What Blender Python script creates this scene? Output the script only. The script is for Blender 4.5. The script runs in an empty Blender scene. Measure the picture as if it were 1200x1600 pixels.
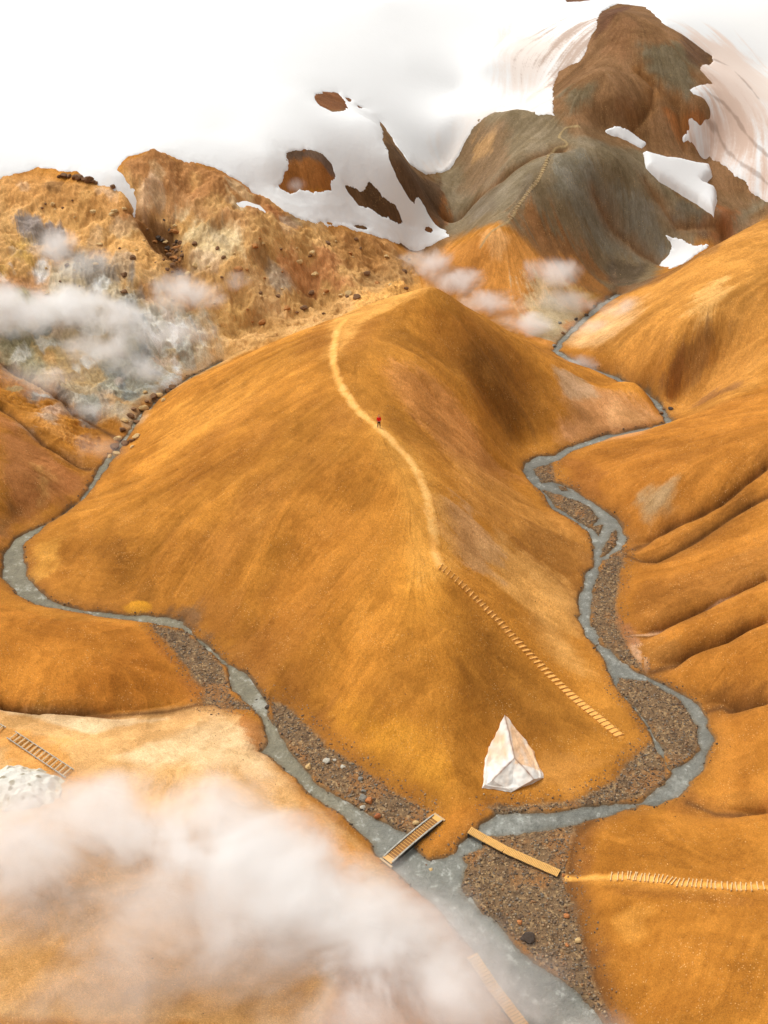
import bpy, math, random
import numpy as np
from mathutils import Vector

# ------------------------------------------------------------------ camera, sky, sun, exposure
sc = bpy.context.scene
COL = sc.collection
FP = 1716.0                       # focal length in pixels of the 1200 x 1600 photograph
ALPHA = math.radians(30.0)        # downward pitch
H = 82.0                          # camera height above the confluence of the two streams
cam_data = bpy.data.cameras.new("camera")
cam_data.sensor_fit = 'VERTICAL'
cam_data.sensor_height = 24.0
cam_data.lens = 24.0 * FP / 1600.0
cam_data.clip_start = 0.5
cam_data.clip_end = 3000.0
cam = bpy.data.objects.new("camera", cam_data)
cam.location = (0, 0, H)
cam.rotation_euler = (math.radians(90) - ALPHA, 0, 0)
COL.objects.link(cam)
sc.camera = cam

SUN_EL, SUN_AZ = 58.0, -55.0      # azimuth from +Y (away from camera), negative = left
world = bpy.data.worlds.new("World")
sc.world = world
world.use_nodes = True
wn = world.node_tree
for n in list(wn.nodes): wn.nodes.remove(n)
wo = wn.nodes.new('ShaderNodeOutputWorld'); bg = wn.nodes.new('ShaderNodeBackground')
sky = wn.nodes.new('ShaderNodeTexSky'); sky.sky_type = 'NISHITA'; sky.sun_disc = False
sky.sun_elevation = math.radians(SUN_EL); sky.sun_rotation = math.radians(SUN_AZ)
sky.dust_density = 6.0; sky.ozone_density = 0.6
hsv = wn.nodes.new('ShaderNodeHueSaturation'); hsv.inputs['Saturation'].default_value = 0.06
wn.links.new(sky.outputs[0], hsv.inputs['Color']); wn.links.new(hsv.outputs[0], bg.inputs[0])
bg.inputs[1].default_value = 0.148
wn.links.new(bg.outputs[0], wo.inputs[0])
sun_d = bpy.data.lights.new("sun", 'SUN'); sun_d.energy = 0.95; sun_d.angle = math.radians(24); sun_d.color = (1, .95, .87)
sun = bpy.data.objects.new("sun", sun_d)
_d = Vector((math.sin(math.radians(SUN_AZ)) * math.cos(math.radians(SUN_EL)),
             math.cos(math.radians(SUN_AZ)) * math.cos(math.radians(SUN_EL)), math.sin(math.radians(SUN_EL))))
sun.rotation_euler = _d.to_track_quat('Z', 'Y').to_euler()
sun.location = (-60, 60, 160)
COL.objects.link(sun)
sc.view_settings.view_transform = 'Standard'; sc.view_settings.look = 'None'
sc.view_settings.exposure = 0.26; sc.view_settings.gamma = 1.0
sc.cycles.max_bounces = 10; sc.cycles.diffuse_bounces = 3; sc.cycles.volume_bounces = 8
sc.cycles.transparent_max_bounces = 24
sc.cycles.volume_step_rate = 1.6; sc.cycles.volume_max_steps = 128

# ------------------------------------------------------------------ helpers
RNG = np.random.default_rng(7)
rnd = random.Random(5)
SL, Y0 = 0.05, 77.0               # the valley floor: a plane that climbs 5 % away from the camera
ca, sa = math.cos(ALPHA), math.sin(ALPHA)

def ray(px, py):
    a = (px - 600.0) / FP; b = -(py - 800.0) / FP
    return np.array([a, ca + b * sa, -sa + b * ca])

def on_floor(px, py, h=0.0):
    """world point where the line of sight meets the surface h metres over the valley floor"""
    d = ray(px, py)
    t = (H + SL * Y0 - h) / (SL * d[1] - d[2])
    return d[0] * t, d[1] * t, H + d[2] * t

def obj_from(name, verts, faces, mat, parent=None, smooth=True):
    me = bpy.data.meshes.new(name)
    me.from_pydata([tuple(v) for v in verts], [], faces)
    if mat: me.materials.append(mat)
    if smooth: me.polygons.foreach_set('use_smooth', [True] * len(me.polygons))
    me.update()
    o = bpy.data.objects.new(name, me); COL.objects.link(o)
    if parent: o.parent = parent
    return o

def tag(o, label=None, cat=None, group=None, kind=None):
    if label: o['label'] = label
    if cat: o['category'] = cat
    if group: o['group'] = group
    if kind: o['kind'] = kind
    return o

def empty(name, loc, rz=0.0):
    o = bpy.data.objects.new(name, None); COL.objects.link(o)
    o.location = loc; o.rotation_euler = (0, 0, rz)
    o.empty_display_size = .3
    return o

def sstep(x, a=0.0, b=1.0):
    t = np.clip((x - a) / (b - a), 0, 1); return t * t * (3 - 2 * t)

def vnoise(x, y, scale, seed):
    x = x / scale + 1000.3 + seed * 17.1; y = y / scale + 1000.7 + seed * 9.7
    xi = np.floor(x).astype(np.int64); yi = np.floor(y).astype(np.int64)
    fx = (x - xi).astype(np.float32); fy = (y - yi).astype(np.float32)
    fx = fx * fx * (3 - 2 * fx); fy = fy * fy * (3 - 2 * fy)
    T = np.random.default_rng(seed + 100).random((256, 256)).astype(np.float32)
    xi &= 255; yi &= 255; x1 = (xi + 1) & 255; y1 = (yi + 1) & 255
    a = T[xi, yi]; b = T[x1, yi]; c = T[xi, y1]; d = T[x1, y1]
    return (a + (b - a) * fx) * (1 - fy) + (c + (d - c) * fx) * fy      # 0..1

def fbm(x, y, scale, seed, octs=4, gain=.5):
    s = 0; a = 1; tot = 0
    for k in range(octs):
        s = s + a * vnoise(x * (.8 if k & 1 else 1) + y * (.6 if k & 1 else 0), y * (.8 if k & 1 else 1) - x * (.6 if k & 1 else 0), scale / 2.03 ** k, seed + k * 3)
        tot += a; a *= gain
    return s / tot - .5                                                  # about -.5 .. .5

def ridged(x, y, scale, seed, octs=4, gain=.55):
    s = 0; a = 1; tot = 0
    for k in range(octs):
        n = vnoise(x * .8 + y * .6, y * .8 - x * .6, scale / 2.1 ** k, seed + k * 5) if k & 1 else vnoise(x, y, scale / 2.1 ** k, seed + k * 5)
        s = s + a * (1 - np.abs(2 * n - 1)); tot += a; a *= gain
    return s / tot                                                       # 0..1

def blur(a, n=1):
    for _ in range(n):
        b = a.copy(); b[1:-1] = (a[:-2] + 2 * a[1:-1] + a[2:]) * .25; a = b
        b = a.copy(); b[:, 1:-1] = (a[:, :-2] + 2 * a[:, 1:-1] + a[:, 2:]) * .25; a = b
    return a

# ------------------------------------------------------------------ the land: heights above the valley floor at surveyed points
CP = [
 # main hill: front spur with the path
 (700,1272,.5),(706,1300,.7),(690,1318,.5),(706,1200,2.4),(703,1100,5.2),(697,1000,7.8),(690,885,10.8),(673,800,13),(652,740,14.8),(598,672,17),(545,610,18),(527,560,18.6),(532,505,18.6),(600,465,19.3),(680,442,21.0),(640,449,20.0),
 # left spur, its skyline
 (480,512,16.4),(380,557,11.6),(300,600,6.6),(245,634,2.6),
 # right skyline
 (760,490,14.2),(820,530,9.6),(870,563,6),(960,612,2.6),(1030,655,.6),
 # right face
 (640,560,18),(700,560,14.6),(770,640,6.6),(815,690,1.6),(830,610,5.2),(880,650,2.6),(930,660,1.5),(900,685,.5),(690,640,12.6),(740,700,8),(790,740,3.2),(720,500,17.2),(735,600,11.6),(780,600,9.0),
 (760,800,8.3),(840,800,2.6),(720,880,9),(800,900,5),(890,880,.8),(850,1000,2.2),(780,1000,4.6),(890,1000,.8),(900,1070,.7),(860,1110,1.2),(800,1080,3),(960,1140,.4),(755,1160,1.8),(740,1080,4.4),(860,1180,.9),(960,1180,.6),(800,1240,.7),(900,1220,.35),(760,1230,1.1),
 # left and front faces
 (480,1000,5),(400,990,2.3),(350,950,2.2),(600,1000,7.4),(600,1100,4.6),(540,1120,2.2),(500,1100,1.6),(640,1180,2.3),(600,1200,1.2),(650,1240,1),(500,900,8.4),(400,900,5.6),(300,900,3),(200,890,1.6),(150,930,.5),(250,940,.8),
 (100,840,1.5),(70,890,.6),(200,780,4),(300,760,8),(400,740,11.6),(500,690,15),(300,670,8),(400,620,13),(470,580,16.2),(225,700,2.8),(300,830,6),(400,830,9),(500,800,11.6),(600,800,13),(600,900,10.3),(120,800,1.6),
 # left valley behind the hill and the rocky slope
 (300,575,.4),(400,525,1.2),(500,480,2),(600,450,2.6),(330,520,3),(450,420,9),(400,350,16.4),(480,346,14),(530,360,11),(350,290,21.5),(400,300,19),(240,242,26.5),(190,258,25.5),(300,450,8.6),(300,380,14.5),(220,330,18.5),(265,375,13.4),(215,400,13.6),(560,400,7.6),(630,400,3),
 (600,370,7),(550,450,5),(400,460,6.5),
 (60,268,23.5),(0,280,23),(130,300,21.2),(180,330,18.6),(100,350,17),(50,430,11.5),(150,450,9.6),(200,520,5.4),(100,560,4.6),(200,600,1.6),(0,500,8.4),(150,640,1.0),(0,600,4.7),(60,640,3.2),(120,690,1.6),(185,700,.3),
 (0,660,7),(60,740,4.4),(0,790,2.9),(130,760,.9),(40,815,.7),
 # snow field on the left and centre
 (100,200,27.5),(240,200,28.5),(0,100,35),(300,100,35.5),(0,0,41),(300,0,41),(600,0,41),(450,150,31.5),(500,160,29.5),(350,200,28),(500,250,22.8),(470,300,18),(550,320,13.6),(560,260,19.6),(420,250,24),(590,190,26),(640,280,16),(690,362,5.2),(640,372,4.4),(620,250,20),
 (665,268,12.5),(640,160,23.8),(640,100,30),(750,100,30.5),(800,50,35),(700,200,19.7),(850,130,27.5),(840,168,24.5),(720,140,24.8),
 # dark middle hill
 (790,172,25.6),(740,182,22.6),(700,250,13),(720,300,9),(705,350,4),(790,250,19),(765,362,12.4),(790,335,14.4),(830,280,19.2),(870,228,23.2),(885,200,25),(890,300,16.5),(920,250,21),(950,350,9),(1000,300,14.5),(1000,380,5.4),(1040,405,2.4),(950,430,1.2),(880,400,7),(850,450,3.6),(800,480,2),(900,480,.5),(720,380,6.5),(690,400,2.6),(720,440,3),(840,370,10.4),
 (960,250,20.6),(1050,250,18),(1100,300,12.6),(1130,345,8.6),(1195,310,11),(1100,220,19.6),(1000,210,22.3),(950,190,25),(905,185,26.5),
 # brown cone
 (965,8,44),(932,50,39),(940,100,35),(980,100,34.5),(960,150,30),(1060,60,38.5),(1110,92,33.5),(1100,180,25),(1040,150,29),(880,130,31),(870,160,28.3),
 (1200,100,31),(1150,200,22),(1200,200,22),(1200,0,42),(1000,-10,43),(1180,260,16),
 # right hill
 (1200,335,21),(1100,390,16),(1060,420,12),(1000,450,6.4),(940,468,1.5),(900,530,.5),(950,560,3),(1000,560,5.4),(1050,540,9.4),(1100,500,13),(1200,450,18),(1200,540,12.6),(1120,580,6),(1050,620,1),(960,590,.6),(1000,500,8),
 # ridge in front of it and the gullied slope
 (860,708,.7),(950,688,2.4),(1045,658,4.6),(1120,630,7.6),(1200,597,11),(950,760,2.4),(890,750,.9),(1050,740,6.8),(1200,680,13),(1100,800,5.6),(1200,780,9.2),(1100,900,4.4),(1200,900,8),(1200,1000,7),(1100,1000,4),(1030,1000,1.5),(1200,1090,5),(1130,1100,1.2),(1020,900,2),(1000,840,1.2),
 (1135,1180,.6),(1200,1180,2.6),(1200,1245,2.2),(1100,1245,.5),
 # lower right
 (950,1290,.9),(1200,1290,3.4),(1050,1300,2.3),(910,1330,.8),(950,1400,2.2),(1200,1400,6.2),(1100,1500,5.4),(950,1500,1.8),(940,1580,.9),(1200,1600,8.2),(1050,1600,4),
 # left foreground
 (0,945,3.4),(150,972,2.6),(230,995,1.6),(300,1080,.5),(100,1030,3.0),(200,1050,2.2),(0,1095,2),(180,1108,.8),(0,1160,4.5),(150,1160,2.8),(300,1140,1.7),(390,1150,1.1),(100,1250,5),(300,1250,3.2),(440,1240,1.2),(560,1340,.8),(0,1400,7),(300,1400,4),(500,1400,2),(650,1440,.7),(0,1600,8),(300,1600,5),(600,1600,2),(800,1590,.4),
]
WP = [(0,30,1),(-60,30,14),(60,30,15),(-90,80,14),(90,80,18),(-100,130,17),(100,130,20),(-120,200,26),(120,200,26),(-140,260,38),(140,270,28),
      (-200,340,62),(200,340,52),(0,400,52),(-220,450,82),(220,450,80),(0,500,72),(0,620,96),(-320,620,120),(320,620,120),(0,900,130),(-500,900,150),(500,900,150),(-400,300,80),(400,300,80),
      (-300,100,50),(300,100,50),(-150,20,40),(150,20,40),(60,228,3),(75,240,6),(33,190,.3),(53,161,6),(48,170,1.2),(-60,110,9),(-70,150,11),(60,110,12),(70,150,16)]
pts = [on_floor(a, b, c)[:2] + (c,) for a, b, c in CP] + [tuple(map(float, p)) for p in WP]
P = np.array(pts)
def rbf_fit(P, c=1.2, lam=.02):
    d = np.sqrt((P[:, None, 0] - P[None, :, 0]) ** 2 + (P[:, None, 1] - P[None, :, 1]) ** 2 + c * c)
    n = len(P); A = np.zeros((n + 3, n + 3))
    A[:n, :n] = -d + lam * np.eye(n) * -1.0
    Q = np.c_[np.ones(n), P[:, 0], P[:, 1]]
    A[:n, n:] = Q; A[n:, :n] = Q.T
    w = np.linalg.solve(A, np.r_[P[:, 2], 0, 0, 0])
    return w, c
W_, C_ = rbf_fit(P)
def rbf_eval(x, y):
    sh = x.shape; x = x.ravel(); y = y.ravel(); out = np.empty(len(x)); n = len(P)
    for i in range(0, len(x), 20000):
        xs = x[i:i + 20000, None]; ys = y[i:i + 20000, None]
        d = np.sqrt((xs - P[None, :, 0]) ** 2 + (ys - P[None, :, 1]) ** 2 + C_ * C_)
        out[i:i + 20000] = -d @ W_[:n] + W_[n] + W_[n + 1] * xs[:, 0] + W_[n + 2] * ys[:, 0]
    return out.reshape(sh)

# ------------------------------------------------------------------ the grid: rows by distance, columns by bearing (finest where the valley is)
Q = globals().get('QUALITY', 1.0)
NR, NT = int(1500 * Q), int(1300 * Q)
th = np.concatenate([np.linspace(-75, -30.5, 30), np.linspace(-30, 30, NT), np.linspace(30.5, 75, 30)]) * math.pi / 180
rr = np.concatenate([np.linspace(15, 53, 30), np.geomspace(54, 330, NR), np.geomspace(333, 900, 60)])
sub = 6
def sub_idx(n): return np.unique(np.r_[np.arange(0, n, sub), n - 1])
ir, it = sub_idx(len(rr)), sub_idx(len(th))
R1, T1 = np.meshgrid(rr[ir], th[it], indexing='ij')
Hc = rbf_eval(R1 * np.sin(T1), R1 * np.cos(T1))
def up1(a, src, dst):                                                   # cubic (Catmull-Rom) along axis 0 on uneven stations
    k = np.clip(np.searchsorted(src, dst, side='right') - 1, 0, len(src) - 2)
    t = ((dst - src[k]) / (src[k + 1] - src[k]))[:, None]
    g = np.gradient(a, src, axis=0); hh = (src[k + 1] - src[k])[:, None]
    t2, t3 = t * t, t * t * t
    return (2*t3-3*t2+1) * a[k] + (t3-2*t2+t) * hh * g[k] + (-2*t3+3*t2) * a[k+1] + (t3-t2) * hh * g[k+1]
Hb = up1(Hc, rr[ir], rr); Hb = up1(Hb.T, th[it], th).T
RR, TT = np.meshgrid(rr, th, indexing='ij')
X = (RR * np.sin(TT)); Y = (RR * np.cos(TT))
FL = SL * (Y - Y0)
print('grid', X.shape)

def softpos(h, k=.35): return .5 * (h + np.sqrt(h * h + k * k))
Hb = softpos(Hb)

def win(x0, x1, y0, y1):
    """index window of the grid that covers a world box"""
    cs = [(x, y) for x in (x0, x1) for y in (y0, y1)]
    t = [math.atan2(x, y) for x, y in cs]
    rmin = math.hypot(max(0, max(x0, -x1)) if not (x0 < 0 < x1) else 0, max(y0, 0)); rmax = max(math.hypot(*c) for c in cs)
    i0, i1 = np.searchsorted(rr, [rmin, rmax]); j0, j1 = np.searchsorted(th, [min(t), max(t)])
    return slice(max(i0 - 1, 0), min(i1 + 1, len(rr))), slice(max(j0 - 1, 0), min(j1 + 1, len(th)))

def seg_dist(x, y, pts, closed):
    d2 = np.full(x.shape, 1e12, np.float32); inside = np.zeros(x.shape, bool)
    n = len(pts)
    for k in range(n if closed else n - 1):
        ax, ay = pts[k][:2]; bx, by = pts[(k + 1) % n][:2]
        dx, dy = bx - ax, by - ay; L = dx * dx + dy * dy + 1e-9
        t = np.clip(((x - ax) * dx + (y - ay) * dy) / L, 0, 1)
        d2 = np.minimum(d2, (x - ax - t * dx) ** 2 + (y - ay - t * dy) ** 2)
        if closed:
            c = (ay > y) != (by > y)
            inside ^= c & (x < (bx - ax) * (y - ay) / (by - ay + 1e-12) + ax)
    d = np.sqrt(d2)
    return np.where(inside, d, -d) if closed else d

def poly_sdf(pts, out=None, margin=8.0):
    """positive inside; painted into out by union"""
    if out is None: out = np.full(X.shape, -margin, np.float32)
    xs = [p[0] for p in pts]; ys = [p[1] for p in pts]
    w = win(min(xs) - margin, max(xs) + margin, min(ys) - margin, max(ys) + margin)
    out[w] = np.maximum(out[w], np.maximum(seg_dist(X[w], Y[w], pts, True), -margin))
    return out

def line_dist(pts, out=None, margin=8.0):
    if out is None: out = np.full(X.shape, margin, np.float32)
    xs = [p[0] for p in pts]; ys = [p[1] for p in pts]
    w = win(min(xs) - margin, max(xs) + margin, min(ys) - margin, max(ys) + margin)
    out[w] = np.minimum(out[w], seg_dist(X[w], Y[w], pts, False))
    return out

# ------------------------------------------------------------------ streams and gravel, outlined on the valley floor
fl = lambda L: [on_floor(a, b) for a, b in L]
WATER = [
 [(222,638),(205,662),(192,682),(172,706),(152,728),(138,758),(120,783),(92,806),(58,822),(20,842),(2,866),(0,905),(22,930),(52,947),(95,955),(165,967),(235,975),(285,985),(318,1010),(352,1045),(360,1080),(392,1106),(412,1135),(414,1160),(405,1175),(440,1200),(462,1222),(478,1244),(520,1268),(560,1300),(598,1348),(640,1385),(690,1430),(740,1490),(800,1610),(960,1612),(945,1590),(915,1556),(880,1527),(835,1502),(812,1478),(790,1450),(748,1412),(722,1385),(735,1350),(722,1322),(690,1335),(672,1338),(652,1322),(640,1302),(612,1288),(560,1258),(500,1222),(462,1180),(450,1160),(428,1130),(420,1098),(388,1052),(350,1028),(312,996),(288,970),(268,962),(200,958),(132,950),(100,944),(66,924),(46,898),(40,864),(42,848),(74,822),(103,804),(130,784),(150,760),(168,734),(190,704),(208,676),(226,646)],
 [(705,1356),(700,1334),(722,1312),(736,1304),(750,1286),(776,1271),(880,1263),(950,1256),(1000,1247),(1038,1224),(1048,1208),(1036,1195),(1016,1155),(1000,1120),(976,1093),(956,1068),(948,1044),(934,1019),(913,995),(902,967),(902,932),(911,900),(923,883),(925,855),(918,832),(895,815),(859,796),(850,774),(829,756),(813,735),(820,722),(838,712),(890,708),(875,719),(860,725),(866,752),(896,764),(935,787),(966,812),(982,838),(977,856),(972,870),(944,877),(935,904),(926,939),(926,977),(944,1005),(972,1030),(997,1047),(1027,1061),(1062,1081),(1085,1090),(1106,1120),(1120,1158),(1103,1192),(1082,1230),(1052,1252),(1000,1265),(930,1280),(890,1293),(800,1306),(770,1311),(752,1328)],
]
ISL = [
 [(967,1058),(1015,1065),(1063,1093),(1090,1133),(1092,1170),(1068,1192),(1048,1204),(1037,1175),(1017,1135),(990,1103),(965,1076)],
 [(848,766),(880,773),(920,791),(937,809),(920,824),(899,811),(884,800),(865,788)],
 [(962,826),(948,845),(939,868),(949,864),(966,843)],
 [(925,824),(942,819),(935,836)],
 [(832,733),(862,724),(868,752),(846,754)],
 [(870,757),(885,760),(892,768),(876,765)],
 [(955,868),(975,858),(972,876),(950,880)],
]
GRAVEL = [
 [(235,978),(290,988),(318,1012),(350,1048),(358,1086),(392,1108),(350,1108),(318,1100),(322,1080),(292,1042),(262,1006)],
 [(424,1094),(448,1104),(500,1158),(548,1190),(610,1236),(668,1268),(660,1292),(640,1304),(560,1260),(500,1224),(455,1172),(428,1130)],
 [(722,1330),(770,1310),(895,1292),(886,1340),(880,1380),(905,1450),(925,1540),(955,1600),(880,1530),(790,1455),(720,1390),(734,1352)],
 [(925,940),(935,900),(944,876),(973,868),(966,905),(960,940),(962,975),(980,1012),(1006,1050),(972,1032),(944,1007),(926,978)],
 [(1040,1222),(1000,1247),(880,1263),(776,1272),(765,1262),(840,1258),(910,1250),(960,1222),(985,1190),(1018,1160),(1040,1198)],
 [(620,1290),(655,1272),(672,1284),(668,1300),(650,1312)],
]
CREEKS = [([(965,461),(940,476),(905,505),(878,532),(868,548),(900,568),(960,590),(1005,614),(1026,630),(1040,650),(1046,662),(1010,672),(950,682),(890,702),(870,714)], .85),
          ([(232,642),(243,628),(272,606),(300,588),(345,566)], .5)]
WATER_W = [fl(p) for p in WATER]; ISL_W = [fl(p) for p in ISL]; GRAVEL_W = [fl(p) for p in GRAVEL]; CREEKS_W = [(fl(p), w) for p, w in CREEKS]
wat = None
for p in WATER_W: wat = poly_sdf(p, wat)
for p, w in CREEKS_W: wat = np.maximum(wat, w - line_dist(p))
isl = None
for p in ISL_W: isl = poly_sdf(p, isl)
gra = isl.copy()
for p in GRAVEL_W: gra = poly_sdf(p, gra)
wat = np.minimum(wat - .22 - .10 * sstep(-X, 25, 40), -isl)
j1 = (fbm(X, Y, 1.6, 3, 4) * 1.0).astype(np.float32)
wat_n = wat + j1 * .9
flood = np.maximum(wat, gra)
dist_out = np.maximum(-flood, 0)

# ------------------------------------------------------------------ gullies and rills cut in the slopes
def bil(A, x, y):
    r = np.hypot(x, y); t = np.arctan2(x, y)
    fi = np.interp(r, rr, np.arange(len(rr))); fj = np.interp(t, th, np.arange(len(th)))
    i = np.clip(fi.astype(int), 0, len(rr) - 2); j = np.clip(fj.astype(int), 0, len(th) - 2); u = fi - i; v = fj - j
    return (A[i, j] * (1 - u) + A[i + 1, j] * u) * (1 - v) + (A[i, j + 1] * (1 - u) + A[i + 1, j + 1] * u) * v

_S = np.concatenate([np.arange(50, 340, .4), np.arange(340, 700, 3)])
def sight(pxs, Z):
    """where lines of sight from the survey position meet the land"""
    out = []
    for p_ in pxs:
        px, py = p_[:2]
        if len(p_) > 2: out.append(on_floor(px, py)); continue             # a point of the valley floor behind a hill
        d = ray(px, py); hl = math.hypot(d[0], d[1])
        x = d[0] / hl * _S; y = d[1] / hl * _S; z = H + d[2] / hl * _S
        g = z - bil(Z, x, y)
        k = np.argmax(g < 0)
        if g[k] >= 0: k = len(_S) - 1
        k = max(k, 1); f = g[k - 1] / (g[k - 1] - g[k] + 1e-9); s = _S[k - 1] + (_S[k] - _S[k - 1]) * min(max(f, 0), 1)
        out.append((d[0] / hl * s, d[1] / hl * s, H + d[2] / hl * s))
    return out

foot = 1 - np.exp(-dist_out / 2.2)
Z0 = FL + Hb * foot
GUL = [  # pixel polyline, depth, width
 ([(978,862),(1020,832),(1080,800),(1130,775),(1200,718)], .9, 1.1),
 ([(974,868),(1030,868),(1080,842),(1150,795),(1200,768)], .6, 1.0),
 ([(985,990),(1010,985),(1040,968),(1080,948),(1130,925),(1200,890)], 1.0, 1.2),
 ([(1018,1050),(1040,1035),(1080,1005),(1140,985),(1200,955)], 1.2, 1.2),
 ([(1105,1112),(1130,1095),(1200,1082)], 1.2, 1.1),
 ([(1075,1252),(1120,1262),(1160,1258),(1200,1252)], 1.3, 1.2),
 ([(955,1262),(900,1300),(888,1380),(905,1450),(940,1560),(950,1600)], .5, .9),
 ([(0,1095),(60,1104),(120,1104),(180,1110),(260,1104),(330,1098)], 1.0, 1.0),
 ([(230,360),(262,395),(285,420)], 1.4, 2.0),
 ([(205,330),(240,352),(275,395),(280,420)], 1.2, 1.6),
 ([(690,520),(740,590),(790,650),(820,690)], .22, 1.4),
 ([(620,560),(680,620),(740,680),(800,735)], .3, 1.4),
 ([(650,655),(740,760),(830,860),(905,930)], .25, 1.2),
 ([(1200,430),(1120,480),(1060,540),(1030,600)], .12, 1.0),
 ([(1200,520),(1120,560),(1040,620)], .2, .8),
 ([(0,560),(80,610),(150,660),(190,690)], .7, 1.3),
 ([(0,630),(70,690),(140,730)], .7, 1.3),
 ([(0,705),(60,735),(110,770),(130,782)], .2, 1.0),
 ([(700,345),(745,305),(790,270),(830,240),(880,228)], 1.0, 1.6),
 ([(850,175),(860,240),(760,330),(690,360)], .0, 1.5),
 ([(1010,280),(1060,350),(1130,360)], .6, 1.5),
 ([(990,195),(1020,160),(1022,130),(1000,110)], .7, 1.6),
 ([(930,300),(1000,390),(1040,410)], .5, 1.5),
 ([(1000,110),(1060,170),(1070,230)], .5, 1.5),
]
cutc = np.zeros(X.shape, np.float32)
for pl, dep, wd in GUL:
    w = sight(pl, Z0)
    # densify with small wiggle
    q = []
    for a, b in zip(w[:-1], w[1:]):
        n = max(2, int(math.hypot(a[0] - b[0], a[1] - b[1]) / 1.5))
        for k in range(n):
            t = k / n; q.append((a[0] + (b[0] - a[0]) * t + rnd.uniform(-.12, .12), a[1] + (b[1] - a[1]) * t + rnd.uniform(-.12, .12)))
    q.append(w[-1][:2])
    d = line_dist(q, None, 7.0)
    if dep > 0: cutc = np.maximum(cutc, dep * (.62 * np.exp(-(d / (wd * .5)) ** 1.2) + .28 * np.exp(-d / (wd * 2.2))) * (d < 6.99))
cut = blur(cutc, 1) * 2.3

# ------------------------------------------------------------------ surface regions (outlined on the land itself)
def region(pl, Z=None):
    return poly_sdf([p[:2] for p in sight(pl, Z0)])
SNOW_MAIN = [(-60,285),(0,277),(60,262),(120,268),(150,295),(182,298),(208,330),(218,328),(222,312),(205,285),(188,262),(200,245),(235,237),(290,252),(340,264),(370,280),(400,305),(440,330),(490,350),(530,350),(575,368),(610,375),(635,385),(662,386),(700,370),(694,362),(668,330),(655,300),(628,265),(600,225),(594,190),(612,215),(640,255),(665,270),(702,262),(722,230),(748,190),(775,174),(840,178),(865,180),(862,160),(860,140),(872,110),(905,95),(918,75),(930,40),(938,18),(965,6),(1010,12),(1040,40),(1075,60),(1112,88),(1118,95),(1090,108),(1110,130),(1075,140),(1095,165),(1072,185),(1080,200),(1070,215),(1110,238),(1140,262),(1175,300),(1220,318)]
sm = [p[:2] for p in sight(SNOW_MAIN, Z0)]
sm = [(-260, sm[0][1] + 10)] + sm + [(120, sm[-1][1] + 10), (420, 300), (700, 1000), (-700, 1000), (-420, 260)]
snow = np.full(X.shape, -8, np.float32)
d_ = seg_dist(X, Y, sm, True); snow = np.clip(d_, -8, 8).astype(np.float32)
HOLES = [
 [(490,150),(505,143),(530,146),(543,165),(538,175),(520,176),(500,166)],
 [(536,151),(545,152),(552,158),(545,160)],[(556,163),(568,168),(572,171),(560,169)],
 [(443,235),(475,232),(500,240),(520,258),(525,275),(517,280),(516,296),(490,302),(470,300),(455,308),(430,298),(424,292),(440,280),(448,258)],
 [(541,293),(570,294),(578,286),(590,298),(610,315),(650,345),(685,362),(660,360),(620,350),(590,335),(560,322)],
 [(490,347),(520,346),(560,352),(576,357),(560,358),(520,352)],
 [(870,-12),(915,-12),(940,-3),(905,4),(880,1)],
]
for hpl in HOLES:
    s = region(hpl); snow = np.minimum(snow, -s)
SN2 = [
 [(366,318),(385,314),(408,322),(420,335),(415,340),(395,333),(372,325)],
 [(948,205),(962,200),(985,202),(1010,222),(1003,231),(975,218)],
 [(1005,240),(1040,250),(1080,256),(1108,262),(1112,276),(1098,290),(1118,298),(1119,312),(1116,338),(1090,318),(1060,300),(1030,282),(1010,262)],
 [(1040,366),(1062,372),(1075,382),(1108,384),(1085,398),(1050,418),(1034,412),(1040,400),(1055,390),(1050,376)],
]
sn2 = [region(p) for p in SN2]
rocky = region([(215,250),(180,300),(140,290),(0,275),(-80,300),(-80,440),(60,440),(150,470),(200,520),(250,560),(300,590,0),(420,560,0),(520,530,0),(640,500,0),(650,400),(560,365),(480,350),(420,310),(330,270),(240,238)])
hydro = region([(60,440),(120,400),(180,420),(240,470),(320,500),(330,545),(300,590,0),(240,640,0),(200,690),(150,715),(90,690),(30,640),(-60,600),(-60,470)])
rk = sstep(rocky, -2.5, 3); hy = sstep(hydro, -4, 4)

Zs = FL + Hb * foot - cut * sstep(dist_out, 0, 2)
Zs = np.minimum(Zs, FL + Hb * foot)
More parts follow.
